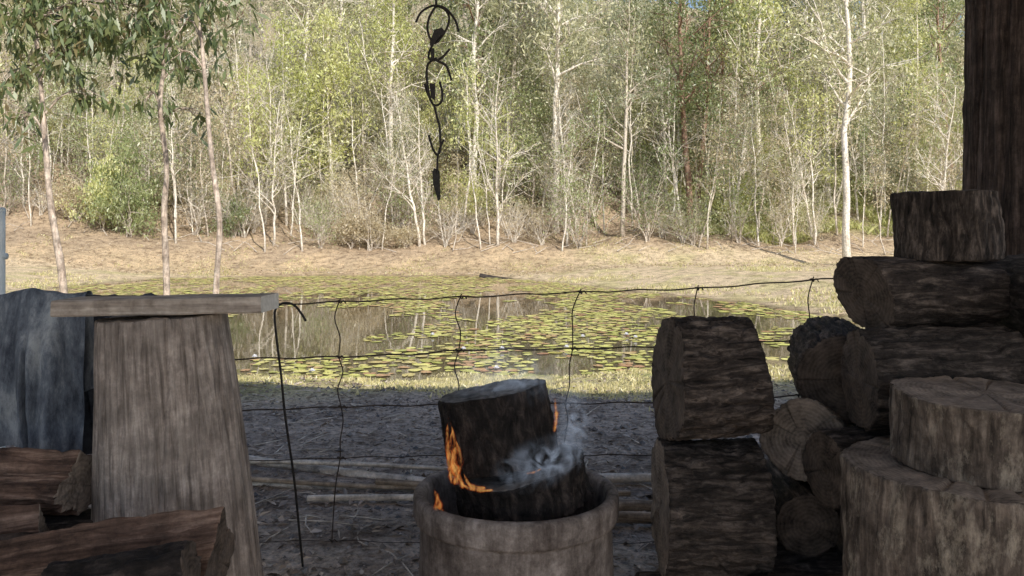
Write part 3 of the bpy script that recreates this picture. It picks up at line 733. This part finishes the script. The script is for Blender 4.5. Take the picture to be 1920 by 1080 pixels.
# smoke
N = Nodes("smoke")
tc = N.n('ShaderNodeTexCoord')
nn = N.n('ShaderNodeTexNoise', {'Vector': (tc, 'Object'), 'Scale': 13.0, 'Detail': 6.0, 'Roughness': .55, 'Distortion': 3.0})
gv = N.n('ShaderNodeMapping', {'Vector': (tc, 'Generated'), 'Location': (-1, -1, -1), 'Scale': (2, 2, 2)})
ln = N.n('ShaderNodeVectorMath', {0: (gv, 0)}, operation='LENGTH')
fo = N.n('ShaderNodeMapRange', {0: (ln, 'Value'), 1: .0, 2: .9, 3: 1.0, 4: 0.0}, interpolation_type='SMOOTHSTEP')
nr_ = N.n('ShaderNodeMapRange', {0: (nn, 'Fac'), 1: .46, 2: .7, 3: 0.0, 4: 1.0})
mu = N.n('ShaderNodeMath', {0: (fo, 0), 1: (nr_, 0)}, operation='MULTIPLY')
oi = N.n('ShaderNodeObjectInfo')
de = N.n('ShaderNodeMath', {0: (mu, 0), 1: (oi, 'Alpha')}, operation='MULTIPLY')
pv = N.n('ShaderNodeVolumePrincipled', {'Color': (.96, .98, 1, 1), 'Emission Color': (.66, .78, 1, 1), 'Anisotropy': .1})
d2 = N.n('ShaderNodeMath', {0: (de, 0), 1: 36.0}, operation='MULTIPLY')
d3 = N.n('ShaderNodeMath', {0: (de, 0), 1: 22.0}, operation='MULTIPLY')  # bluish glow added to the smoke in place of scattered light
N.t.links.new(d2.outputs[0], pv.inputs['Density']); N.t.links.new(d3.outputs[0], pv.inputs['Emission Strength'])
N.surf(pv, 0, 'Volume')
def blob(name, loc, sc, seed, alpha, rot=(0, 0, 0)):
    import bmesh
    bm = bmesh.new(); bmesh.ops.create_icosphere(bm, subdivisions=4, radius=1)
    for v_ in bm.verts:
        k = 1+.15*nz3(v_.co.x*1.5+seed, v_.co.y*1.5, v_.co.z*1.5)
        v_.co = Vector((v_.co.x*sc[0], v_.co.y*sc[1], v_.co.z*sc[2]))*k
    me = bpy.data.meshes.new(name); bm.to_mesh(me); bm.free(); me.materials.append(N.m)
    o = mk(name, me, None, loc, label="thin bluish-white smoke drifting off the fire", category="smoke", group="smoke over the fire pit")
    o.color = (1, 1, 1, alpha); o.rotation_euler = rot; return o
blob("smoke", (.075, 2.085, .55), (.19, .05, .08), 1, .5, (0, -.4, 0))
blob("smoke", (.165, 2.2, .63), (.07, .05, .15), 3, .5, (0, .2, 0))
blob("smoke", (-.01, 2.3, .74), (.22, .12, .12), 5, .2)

# ------------------------------------------------------------------ steel things
steel = simple_mat("dark_steel", (.012, .011, .011), (.04, .034, .03), 60, .3, .6, .5)
rust = simple_mat("rusty_wire", (.02, .015, .012), (.07, .048, .035), 50, .3, .75, .2)
white_p = simple_mat("white_paint", (.55, .62, .68), (.75, .82, .86), 15, .1, .5)
def wire_obj(name, pts_, r_, mat, parent=None, sub=5, sides=8, **kw):
    V = []; F = []
    base = Vector(pts_[0]) if parent is None else Vector((0, 0, 0))
    P = smoothpts([Vector(p)-base for p in pts_], sub)
    tube(V, F, P, r_, sides)
    return mk(name, mesh_from(name, V, F, [mat]), parent, base if parent is None else None, **kw)

fe = bpy.data.objects.new("wire_fence", None); link(fe); fe.location = (0, 2.85, 0)
meta(fe, "rusty square-mesh wire fence between fire and pond", "fence")
lines = [
 [(-2.4, .93), (-1.6, .90), (-1.05, .88), (-.832, .893), (-.605, .904), (-.189, .919), (.236, .936), (.652, .948), (1.068, .98), (1.3, .995), (2.2, 1.02)],
 [(-2.4, .73), (-1.05, .70), (-.605, .709), (-.35, .716), (-.189, .73), (.236, .734), (.652, .746), (1.06, .772), (2.2, .80)],
 [(-2.4, .53), (-1.05, .515), (-.605, .53), (-.26, .535), (.2, .54), (.62, .55), (1.01, .573), (2.2, .6)],
 [(-2.4, .34), (-1.05, .335), (-.605, .346), (-.22, .354), (.2, .36), (.62, .365), (1.0, .38), (2.2, .4)],
 [(-2.4, .05), (-1.05, .045), (-.64, .052), (-.22, .045), (.2, .05), (1.0, .06), (2.2, .06)]]
def zline(li, x):
    L = lines[li]
    for a, b_ in zip(L, L[1:]):
        if a[0] <= x <= b_[0]: return a[1]+(b_[1]-a[1])*(x-a[0])/(b_[0]-a[0])
    return L[-1][1]
for i, L in enumerate(lines):
    pp = []
    for k in range(80):
        x = -2.4+4.6*k/79
        pp.append((x, .012*math.sin(x*3+i), zline(i, x)+.0025*math.sin(k*1.7+i)+.002*nz3(k*.7, i, 3)))
    wire_obj("line_wire", pp, (.0026, .0026, .0024, .0018, .0014)[i], rust, fe, sub=2)
stays = [[-2.05, -2.05, -2.04, -2.05, -2.06], [-1.55, -1.56, -1.55, -1.54, -1.55], [-1.02, -1.01, -1.02, -1.0, -1.01], [-.605, -.611, -.605, -.611, -.64], [-.178, -.189, -.205, -.21, -.22],
         [.246, .215, .19, .18, .17], [.662, .64, .62, .61, .6], [1.068, 1.045, 1.012, 1.0, .99], [1.48, 1.46, 1.45, 1.44, 1.43]]
for s_ in stays:
    pp = []
    for li in range(5):
        x = s_[li]; pp.append((x, .012*math.sin(x*3+li)-.004, zline(li, x)+(.012 if li == 0 else 0)))
        if li < 4:
            for ff in (.3, .65):
                xm = s_[li]*(1-ff)+s_[li+1]*ff+R.uniform(-.012, .012)-(.02 if li == 0 and ff == .3 else 0)
                pp.append((xm, R.uniform(-.01, .01), zline(li, s_[li])*(1-ff)+zline(li+1, s_[li+1])*ff))
    wire_obj("stay_wire", pp, .0022, rust, fe, sub=4)
    V = []; F = []
    for li in range(5):
        x = s_[li]; z = zline(li, x); y_ = .012*math.sin(x*3+li)
        hp = [(x-.012+.006*k, y_+.0055*math.cos(k*2.2), z+.0055*math.sin(k*2.2)) for k in range(6)]
        tube(V, F, smoothpts(hp, 3), .0024, 6)
    mk("wire_knot", mesh_from("wire_knot", V, F, [rust]), fe)

wire_obj("hooked_rod", [(-.705, 2.75, .845), (-.717, 2.75, .865), (-.739, 2.75, .8945), (-.7665, 2.75, .907), (-.797, 2.75, .900), (-.812, 2.75, .872), (-.806, 2.75, .79), (-.79, 2.75, .66), (-.776, 2.75, .520), (-.748, 2.76, .301), (-.730, 2.76, .119), (-.715, 2.76, -.03)],
         .0042, steel, label="thin rusty steel rod with hooked top stuck in ground", category="rod")

HY = 2.3
GH = "steel hooks hanging in a chain over the fire"
def hook(paths, plates, lab, r_=.0034):
    base = Vector((paths[0][0][0], HY, paths[0][0][1])); V = []; F = []
    for p in paths:
        tube(V, F, smoothpts([Vector((x, HY+.004*math.sin(i*1.7), z))-base for i, (x, z) in enumerate(p)], 5), r_, 8)
    for pl_ in plates:
        b0 = len(V); n = len(pl_)
        for dy in (-.003, .003):
            for (x, z) in pl_: V.append(Vector((x, HY+dy, z))-base)
        F.append(tuple(range(b0, b0+n))); F.append(tuple(range(b0+n, b0+2*n))[::-1])
        for k in range(n): F.append((b0+k, b0+n+k, b0+n+(k+1) % n, b0+(k+1) % n))
    mk("steel_hook", mesh_from("steel_hook", V, F, [steel], smooth=False), None, base, label=lab, category="hook", group=GH)
hook([[(-.275, 1.750), (-.262, 1.778), (-.24, 1.792), (-.217, 1.797), (-.19, 1.790), (-.168, 1.765), (-.158, 1.745), (-.153, 1.722)],
      [(-.217, 1.797), (-.236, 1.768), (-.242, 1.735), (-.236, 1.708), (-.222, 1.690), (-.205, 1.705), (-.185, 1.735), (-.180, 1.765), (-.195, 1.79), (-.217, 1.797)]],
     [[(-.236, 1.690), (-.222, 1.728), (-.200, 1.735), (-.192, 1.722), (-.218, 1.695), (-.232, 1.675)]], "double-ended black steel hook with loop and tab")
hook([[(-.222, 1.695), (-.236, 1.668), (-.238, 1.648), (-.222, 1.640), (-.2, 1.650), (-.178, 1.675)],
      [(-.216, 1.640), (-.190, 1.628), (-.178, 1.600), (-.173, 1.583)]], [[(-.232, 1.675), (-.222, 1.675), (-.222, 1.645), (-.232, 1.645)]], "small bent black steel hook with two prongs")
hook([[(-.216, 1.648), (-.240, 1.632), (-.244, 1.60), (-.240, 1.56), (-.232, 1.525), (-.220, 1.513), (-.203, 1.520), (-.199, 1.545), (-.207, 1.58)], [(-.25, 1.575), (-.243, 1.55), (-.228, 1.518)]],
     [[(-.236, 1.575), (-.220, 1.575), (-.220, 1.525), (-.232, 1.535)]], "elongated open black steel hook with a flat tab")
hook([[(-.2225, 1.513), (-.215, 1.478), (-.208, 1.455), (-.205, 1.42), (-.205, 1.385), (-.215, 1.372), (-.227, 1.39), (-.238, 1.427)]], [], "long thin black steel s-shaped hook")
hook([[(-.195, 1.415), (-.208, 1.385), (-.213, 1.36), (-.213, 1.32)]], [[(-.228, 1.322), (-.222, 1.333), (-.207, 1.325), (-.205, 1.245), (-.212, 1.238), (-.218, 1.262), (-.226, 1.29)]], "black steel hook ending in a pointed blade")
V = []; F = []
z = 1.797; k = 0
while z < 2.48:
    pp = []
    for i in range(13):
        a = 6.283*i/12; u = .008*math.cos(a); w_ = .019*math.sin(a)
        pp.append((u, 0, w_+z-1.8+.017) if k % 2 else (0, u, w_+z-1.8+.017))
    tube(V, F, pp, .0028, 6, False); z += .031; k += 1
mk("chain", mesh_from("chain", V, F, [steel]), None, (-.217, HY, 1.8), label="thin black steel chain hanging from the rafter", category="chain")

# ------------------------------------------------------------------ shelter
sh = bpy.data.objects.new("open_shelter", None); link(sh); sh.location = (1.92, 2.95, 0)
meta(sh, "open timber shelter with rough round posts", "shelter")
pm = log_mesh("post", .245, 2.75, 81, [w_post, e_dark], taper=.26, irr=.04, rough=.022, cracks=30, crackd=.09, nA=240, nL=60, plates=.015)
mk("post", pm, sh, (0, 0, 1.3))
mk("post", pm, sh, (-6.6, 0, 1.3))
bmh = log_mesh("beam", .11, 9.4, 82, [w_post, e_dark], irr=.03, rough=.02)
o = mk("beam", bmh, sh, (-2.6, 0, 2.76)); o.rotation_euler = (0, math.pi/2, 0)
rf = log_mesh("rafter", .05, 4.6, 83, [w_post, e_dark], irr=.02, rough=.02)
o = mk("rafter", rf, sh, (-2.137, -2.1, 2.56)); o.rotation_euler = (math.pi/2, 0, 0)
V = []; F = []; nx = 240
for j, yy in enumerate((-4.25, -.12)):
    for i in range(nx+1):
        xx = -6.8+9.2*i/nx
        V.append((xx, yy, 2.89+.012*math.sin(i*1.57)+.02*j))
for i in range(nx): F.append((i, i+1, nx+2+i, nx+1+i))
zinc = simple_mat("zinc_roof", (.6, .58, .55), (.74, .72, .69), 8, .1, .6, 0)  # zinc made near-white so the unseen underside bounces light into the shade
mk("roof", mesh_from("roof", V, F, [zinc]), sh)

# ------------------------------------------------------------------ denim
def cloth(name, x0, x1, ztop, zbot, yc, mat, lab, seed, amp=.02):
    V = []; F = []; nu = 220; nv = 110; rr = .022
    for j in range(nv+1):
        t = j/nv
        for i in range(nu+1):
            u = i/nu; x = x0+(x1-x0)*u
            dl = ztop-zbot+.07*nz3(u*4, 0, seed)
            s = t*(dl*1.6+rr*math.pi)-dl*.6
            if s < 0: y_ = yc+rr; z = ztop+s; dn = -s
            elif s < rr*math.pi: a = s/rr; y_ = yc+rr*math.cos(a); z = ztop+rr*math.sin(a); dn = 0
            else: dn = s-rr*math.pi; y_ = yc-rr; z = ztop-dn
            k = min(1, .25+dn/.2)
            f1 = nz3(u*5.5+.5*dn, dn*1.3, seed+4); f2 = nz3(u*11-.8*dn, dn*2.2, seed+9); f3 = nz3(u*24, dn*7, seed+2)
            f = amp*k*(2.6*f1+1.5*(abs(f2)*2-.4)+.5*f3)
            if s > 0: y_ -= amp*1.6*k+f*.9
            x += .02*dn*math.sin(u*5+seed)+.025*k*nz3(u*4, dn*3, seed)+.02*k*f2
            z += .004*nz3(x*30, dn*20, seed)+.014*nz3(u*6, 1, seed)
            V.append((x, y_, z))
    w = nu+1
    for j in range(nv):
        for i in range(nu): F.append((j*w+i, j*w+i+1, (j+1)*w+i+1, (j+1)*w+i))
    return mk(name, mesh_from(name, V, F, [mat]), None, label=lab, category="clothing")
N = Nodes("denim"); tc = N.n('ShaderNodeTexCoord')
mpd = N.n('ShaderNodeMapping', {'Vector': (tc, 'Object'), 'Scale': (1, 1, .35)})
na = N.n('ShaderNodeTexNoise', {'Vector': (mpd, 0), 'Scale': 15.0, 'Detail': 9.0, 'Roughness': .75})
nb = N.n('ShaderNodeTexNoise', {'Vector': (tc, 'Object'), 'Scale': 260.0, 'Detail': 3.0})
r_ = N.ramp((na, 'Fac'), [(.36, (.05, .058, .078)), (.5, (.145, .165, .2)), (.64, (.33, .355, .385))])
bp = N.n('ShaderNodeBump', {'Height': (nb, 'Fac'), 'Strength': .5, 'Distance': .003})
N.surf(N.n('ShaderNodeBsdfPrincipled', {'Base Color': (r_, 0), 'Roughness': .95, 'Normal': (bp, 0), 'Specular IOR Level': .1})); denim = N.m
navy = simple_mat("dark_cloth", (.02, .023, .033), (.075, .083, .10), 25, .2, .95)
cloth("denim_jeans", -1.80, -1.20, .962, .53, 2.28, denim, "faded blue denim jeans draped over a rail", 2.0, .026)
cloth("dark_jacket", -1.30, -1.06, .94, .50, 2.40, navy, "dark navy garment draped behind the jeans", 5.0, .02)
rl = bpy.data.objects.new("metal_rail", None); link(rl); rl.location = (-1.5, 2.3, 0)
meta(rl, "grey metal drying rail holding clothes", "rail")
wire_obj("rail", [(-.6, 0, .955), (.42, 0, .955)], .014, rust, rl)
wire_obj("leg", [(-.55, 0, .95), (-.55, 0, .4), (-.55, 0, 0)], .014, rust, rl)
wire_obj("leg", [(.38, .05, .95), (.38, .05, .4), (.38, .05, 0)], .014, rust, rl)
gt = bpy.data.objects.new("metal_stand", None); link(gt); gt.location = (-1.905, 3.0, 0)
meta(gt, "pale blue-white painted tube stand", "stand")
wire_obj("upright", [(0, 0, 0), (0, 0, .6), (0, 0, 1.23)], .013, white_p, gt)
wire_obj("crossbar", [(-.5, 0, 1.23), (0.01, 0, 1.23)], .012, white_p, gt)
wire_obj("crossbar", [(-.5, 0, 1.06), (0.02, 0, 1.06)], .012, white_p, gt)
wire_obj("upright", [(-.5, 0, 0), (-.5, 0, .6), (-.5, 0, 1.23)], .013, white_p, gt)

# ------------------------------------------------------------------ poles on ground, litter, grass
for i, (a, b_, r_, z0, br) in enumerate([((-1.45, 4.05), (.0, 3.52), .020, .02, 0), ((-1.4, 3.88), (-.1, 3.70), .011, .045, 0), ((-1.35, 3.66), (.15, 3.50), .015, .02, 0), ((-.87, 3.42), (.3, 3.37), .013, .015, 0), ((-1.2, 3.62), (.0, 3.46), .010, .04, 1),
                                     ((.1, 3.62), (.95, 3.66), .022, .025, 0), ((.15, 3.33), (.9, 3.30), .028, .03, 1), ((.12, 3.18), (.95, 3.10), .022, .022, 1), ((-.6, 3.55), (.5, 3.38), .014, .05, 1)]):
    a = Vector((*a, z0)); b_ = Vector((*b_, z0))
    log("wooden_pole", (a+b_)/2, b_-a, r_, (b_-a).length, 90+i, [w_polb if br else w_pole, e_grey], "brown stick lying on the dirt behind the fence" if br else "pale bleached thin pole lying on the dirt", "pole", "bleached poles lying behind the fence", taper=.3, irr=.05, rough=.03, nA=20, nL=40, bend=.012*(-1)**i)

rng = np.random.default_rng(5)
def bits(name, n, yr, xr, L, W, mat, lab, cat):
    yv = yr[0]+(yr[1]-yr[0])*rng.random(n)**1.3; xv = (rng.random(n)*2-1)*xr*(yv/ yr[1]*.8+.35)
    z = H(xv, yv)+.006
    c = np.stack([xv, yv, z], 1); a = rng.random(n)*6.28
    d = np.stack([np.cos(a), np.sin(a), rng.normal(size=n)*.2], 1); s = np.stack([-np.sin(a), np.cos(a), rng.normal(size=n)*.4], 1)
    Ls = L*(.3+rng.random(n)**2*1.2)[:, None]; Ws = W*(.4+rng.random(n))[:, None]
    v = np.stack([c, c+d*Ls*.5+s*Ws*.5+[0, 0, .006], c+d*Ls, c+d*Ls*.5-s*Ws*.5+[0, 0, .004]], 1).reshape(-1, 3)
    me = mesh_from(name, v, np.arange(n*4).reshape(n, 4).tolist(), [mat], smooth=False)
    mk(name, me, kind="stuff", label=lab, category=cat)
lit = leaf_mat("leaf_litter", [(.03, .025, .022), (.20, .15, .11), (.48, .39, .32), (.86, .82, .78)], .1)
bits("leaf_litter", 22000, (2.4, 9), 6.5, .05, .018, lit, "dry fallen leaves and bark chips on the dirt", "leaf litter")
V = []; F = []
k_ = 0
while k_ < 5200:
    yv = R.uniform(2.6, 6.6); xv = R.uniform(-.6, .6)*yv
    if R.random() > .25+1.4*max(0, nz3(xv*1.4, yv*1.4, 11)+.5*nz3(xv*5, yv*5, 3)): continue
    k_ += 1
    s = .003+.02*R.random()**4; b0 = len(V)
    z = hz(xv, yv)
    for (ax, ay, az) in ((1, 0, 0), (-1, 0, 0), (0, 1, 0), (0, -1, 0), (0, 0, 1), (0, 0, -.5)):
        k = s*R.uniform(.6, 1.3); V.append((xv+ax*k, yv+ay*k, z+az*k*.8+s*.2))
    for f in ((0, 2, 4), (2, 1, 4), (1, 3, 4), (3, 0, 4), (2, 0, 5), (1, 2, 5), (3, 1, 5), (0, 3, 5)): F.append(tuple(b0+q for q in f))
clod = leaf_mat("charcoal_clods", [(.02, .018, .018), (.12, .10, .085), (.28, .24, .2), (.52, .45, .39)], 0)
mk("charcoal_clods", mesh_from("charcoal_clods", V, F, [clod], smooth=False), kind="stuff", label="charcoal crumbs and dirt clods scattered on the ground", category="rubble")
V = []; F = []
for _ in range(260):
    yv = R.uniform(2.7, 6.5); xv = R.uniform(-.6, .6)*yv; a = R.random()*6.28; L = R.uniform(.05, .3); z = hz(xv, yv)+.008
    tube(V, F, [(xv, yv, z), (xv+L*.5*math.cos(a)+R.gauss(0, .01), yv+L*.5*math.sin(a)+R.gauss(0, .01), z+.006), (xv+L*math.cos(a), yv+L*math.sin(a), z+.002)], [.0035, .003, .0015], 4, False)
mk("ground_twigs", mesh_from("ground_twigs", V, F, [bark_grey]), kind="stuff", label="small dry twigs strewn over the dirt", category="twigs")

def grass(name, P, hgt, mat, lab, wd=.008):
    P = np.asarray(P); n = len(P)
    z = H(P[:, 0], P[:, 1])
    a = rng.random(n)*6.28; h = hgt*(.35+rng.random(n)); ln_ = rng.normal(size=(n, 2))*.45*h[:, None]
    w = np.stack([np.cos(a), np.sin(a)], 1)*wd
    b0 = np.stack([P[:, 0]-w[:, 0], P[:, 1]-w[:, 1], z-.01], 1); b1 = np.stack([P[:, 0]+w[:, 0], P[:, 1]+w[:, 1], z-.01], 1)
    m0 = np.stack([P[:, 0]+w[:, 0]*.7+ln_[:, 0]*.4, P[:, 1]+w[:, 1]*.7+ln_[:, 1]*.4, z+h*.6], 1)
    tp = np.stack([P[:, 0]+ln_[:, 0], P[:, 1]+ln_[:, 1], z+h], 1)
    v = np.stack([b0, b1, m0, tp], 1).reshape(-1, 3)
    mk(name, mesh_from(name, v, np.arange(n*4).reshape(n, 4).tolist(), [mat], smooth=False), kind="stuff", label=lab, category="grass")
g_dry = leaf_mat("grass_dry", [(.32, .36, .12), (.56, .52, .22), (.78, .69, .38), (.86, .78, .5)], .4)
g_grn = leaf_mat("grass_green", [(.34, .36, .14), (.52, .54, .21), (.66, .66, .3), (.76, .72, .44)], .4)
P = []
while len(P) < 42000:
    yv = R.uniform(5.1, 12.3); xv = R.uniform(-.7, .7)*yv
    q = nz3(xv*1.1, yv*1.1, 1)+.5*nz3(xv*4, yv*4, 2)
    if q > (-.1 if yv > 6.1 else .15+(6.1-yv)*.2): P.append((xv, yv))
sdv = pond_sd(np.array(P)[:, 0], np.array(P)[:, 1]); P = np.array(P)[sdv > .05]
grass("shore_grass", P, .035, g_dry, "short dry grass along the near pond edge", .006)
P = []
while len(P) < 20000:
    yv = R.uniform(48, 64); xv = R.uniform(8, 34)
    if nz3(xv*.35, yv*.35, 7)+.8*nz3(xv*1.3, yv*1.3, 2) > .05: P.append((xv, yv))
grass("hillside_grass", P, .5, g_grn, "bright green long grass under the trees", .02)
P = []
while len(P) < 15000:
    yv = R.uniform(20, 48); xv = R.uniform(-.7, .7)*yv
    if nz3(xv*.3, yv*.3, 4)+.5*nz3(xv*1.2, yv*1.2, 3) > .22: P.append((xv, yv))
P = np.array(P); P = P[pond_sd(P[:, 0], P[:, 1]) > .3]
grass("far_shore_grass", P, .10, g_dry, "patchy low dry grass on the far shore", .02)
# leaf litter scattered over the far bank
n = 26000
yv = 38+24*rng.random(n)**1.2; xv = (rng.random(n)*2-1)*.68*yv
keep = pond_sd(xv, yv) > .5; xv = xv[keep]; yv = yv[keep]; n = len(xv)
c = np.stack([xv, yv, H(xv, yv)+.02], 1); a = rng.random(n)*6.28
d = np.stack([np.cos(a), np.sin(a), rng.normal(size=n)*.3], 1)*(.05+.16*rng.random(n)**2)[:, None]; s = np.stack([-np.sin(a), np.cos(a), .3+rng.random(n)*.6], 1)*.06
v = np.stack([c, c+d*.5+s*.5, c+d, c+d*.5-s*.2], 1).reshape(-1, 3)
blit = leaf_mat("bank_litter", [(.14, .10, .07), (.32, .235, .165), (.54, .43, .31), (.76, .65, .5)], .1)
mk("bank_litter", mesh_from("bank_litter", v, np.arange(n*4).reshape(n, 4).tolist(), [blit], smooth=False), kind="stuff", label="brown leaf and bark litter on the far bank", category="leaf litter")
V = []; F = []
for _ in range(800):
    yv = R.uniform(43.5, 70); xv = R.uniform(-.68, .68)*yv; a = R.random()*3.14; L = R.uniform(.5, 2.2); z = hz(xv, yv)
    x2, y2 = xv+L*math.cos(a), yv+L*math.sin(a)
    tube(V, F, [(xv, yv, z+.05), ((xv+x2)/2, (yv+y2)/2, hz((xv+x2)/2, (yv+y2)/2)+.1+R.random()*.25), (x2, y2, hz(x2, y2)+.05+R.random()*.4)], [.025, .018, .008], 4, False)
mk("fallen_branches", mesh_from("fallen_branches", V, F, [bark_grey]), kind="stuff", label="fallen grey sticks littering the leafy bank", category="branches")
log("fallen_log", (.4, 37.2, PZ+.06), (1, -.35, .01), .12, 4.0, 33, [w_dark, e_dark], "dark thin log lying in shallow water by the shore", "log", None, taper=.6, irr=.05, rough=.03, nA=20, bend=.2)

# ------------------------------------------------------------------ light, world, camera
el = math.radians(39); az = math.radians(155)   # compass-like: 0 = +Y, clockwise
sd_ = Vector((math.sin(az)*math.cos(el), math.cos(az)*math.cos(el), math.sin(el)))
ld = bpy.data.lights.new("sun", 'SUN'); ld.energy = 5.0; ld.angle = math.radians(.5); ld.color = (1, .95, .85)
lo = bpy.data.objects.new("sun", ld); link(lo); lo.rotation_mode = 'QUATERNION'
lo.rotation_quaternion = Vector((0, 0, 1)).rotation_difference(sd_)
w = bpy.data.worlds.new("World"); scene.world = w; w.use_nodes = True
nt = w.node_tree; bg = nt.nodes['Background']
sk = nt.nodes.new('ShaderNodeTexSky'); sk.sky_type = 'NISHITA'; sk.sun_disc = False; sk.sun_elevation = el; sk.sun_rotation = az
nt.links.new(sk.outputs[0], bg.inputs[0]); bg.inputs[1].default_value = .15

cam = bpy.data.cameras.new("camera"); co = bpy.data.objects.new("camera", cam); link(co)
cam.sensor_width = 36; cam.lens = 28.26; cam.shift_y = -.0547; cam.clip_end = 1000; cam.clip_start = .05
co.location = (0, 0, 1.15); co.rotation_euler = (math.pi/2, 0, 0)
scene.camera = co
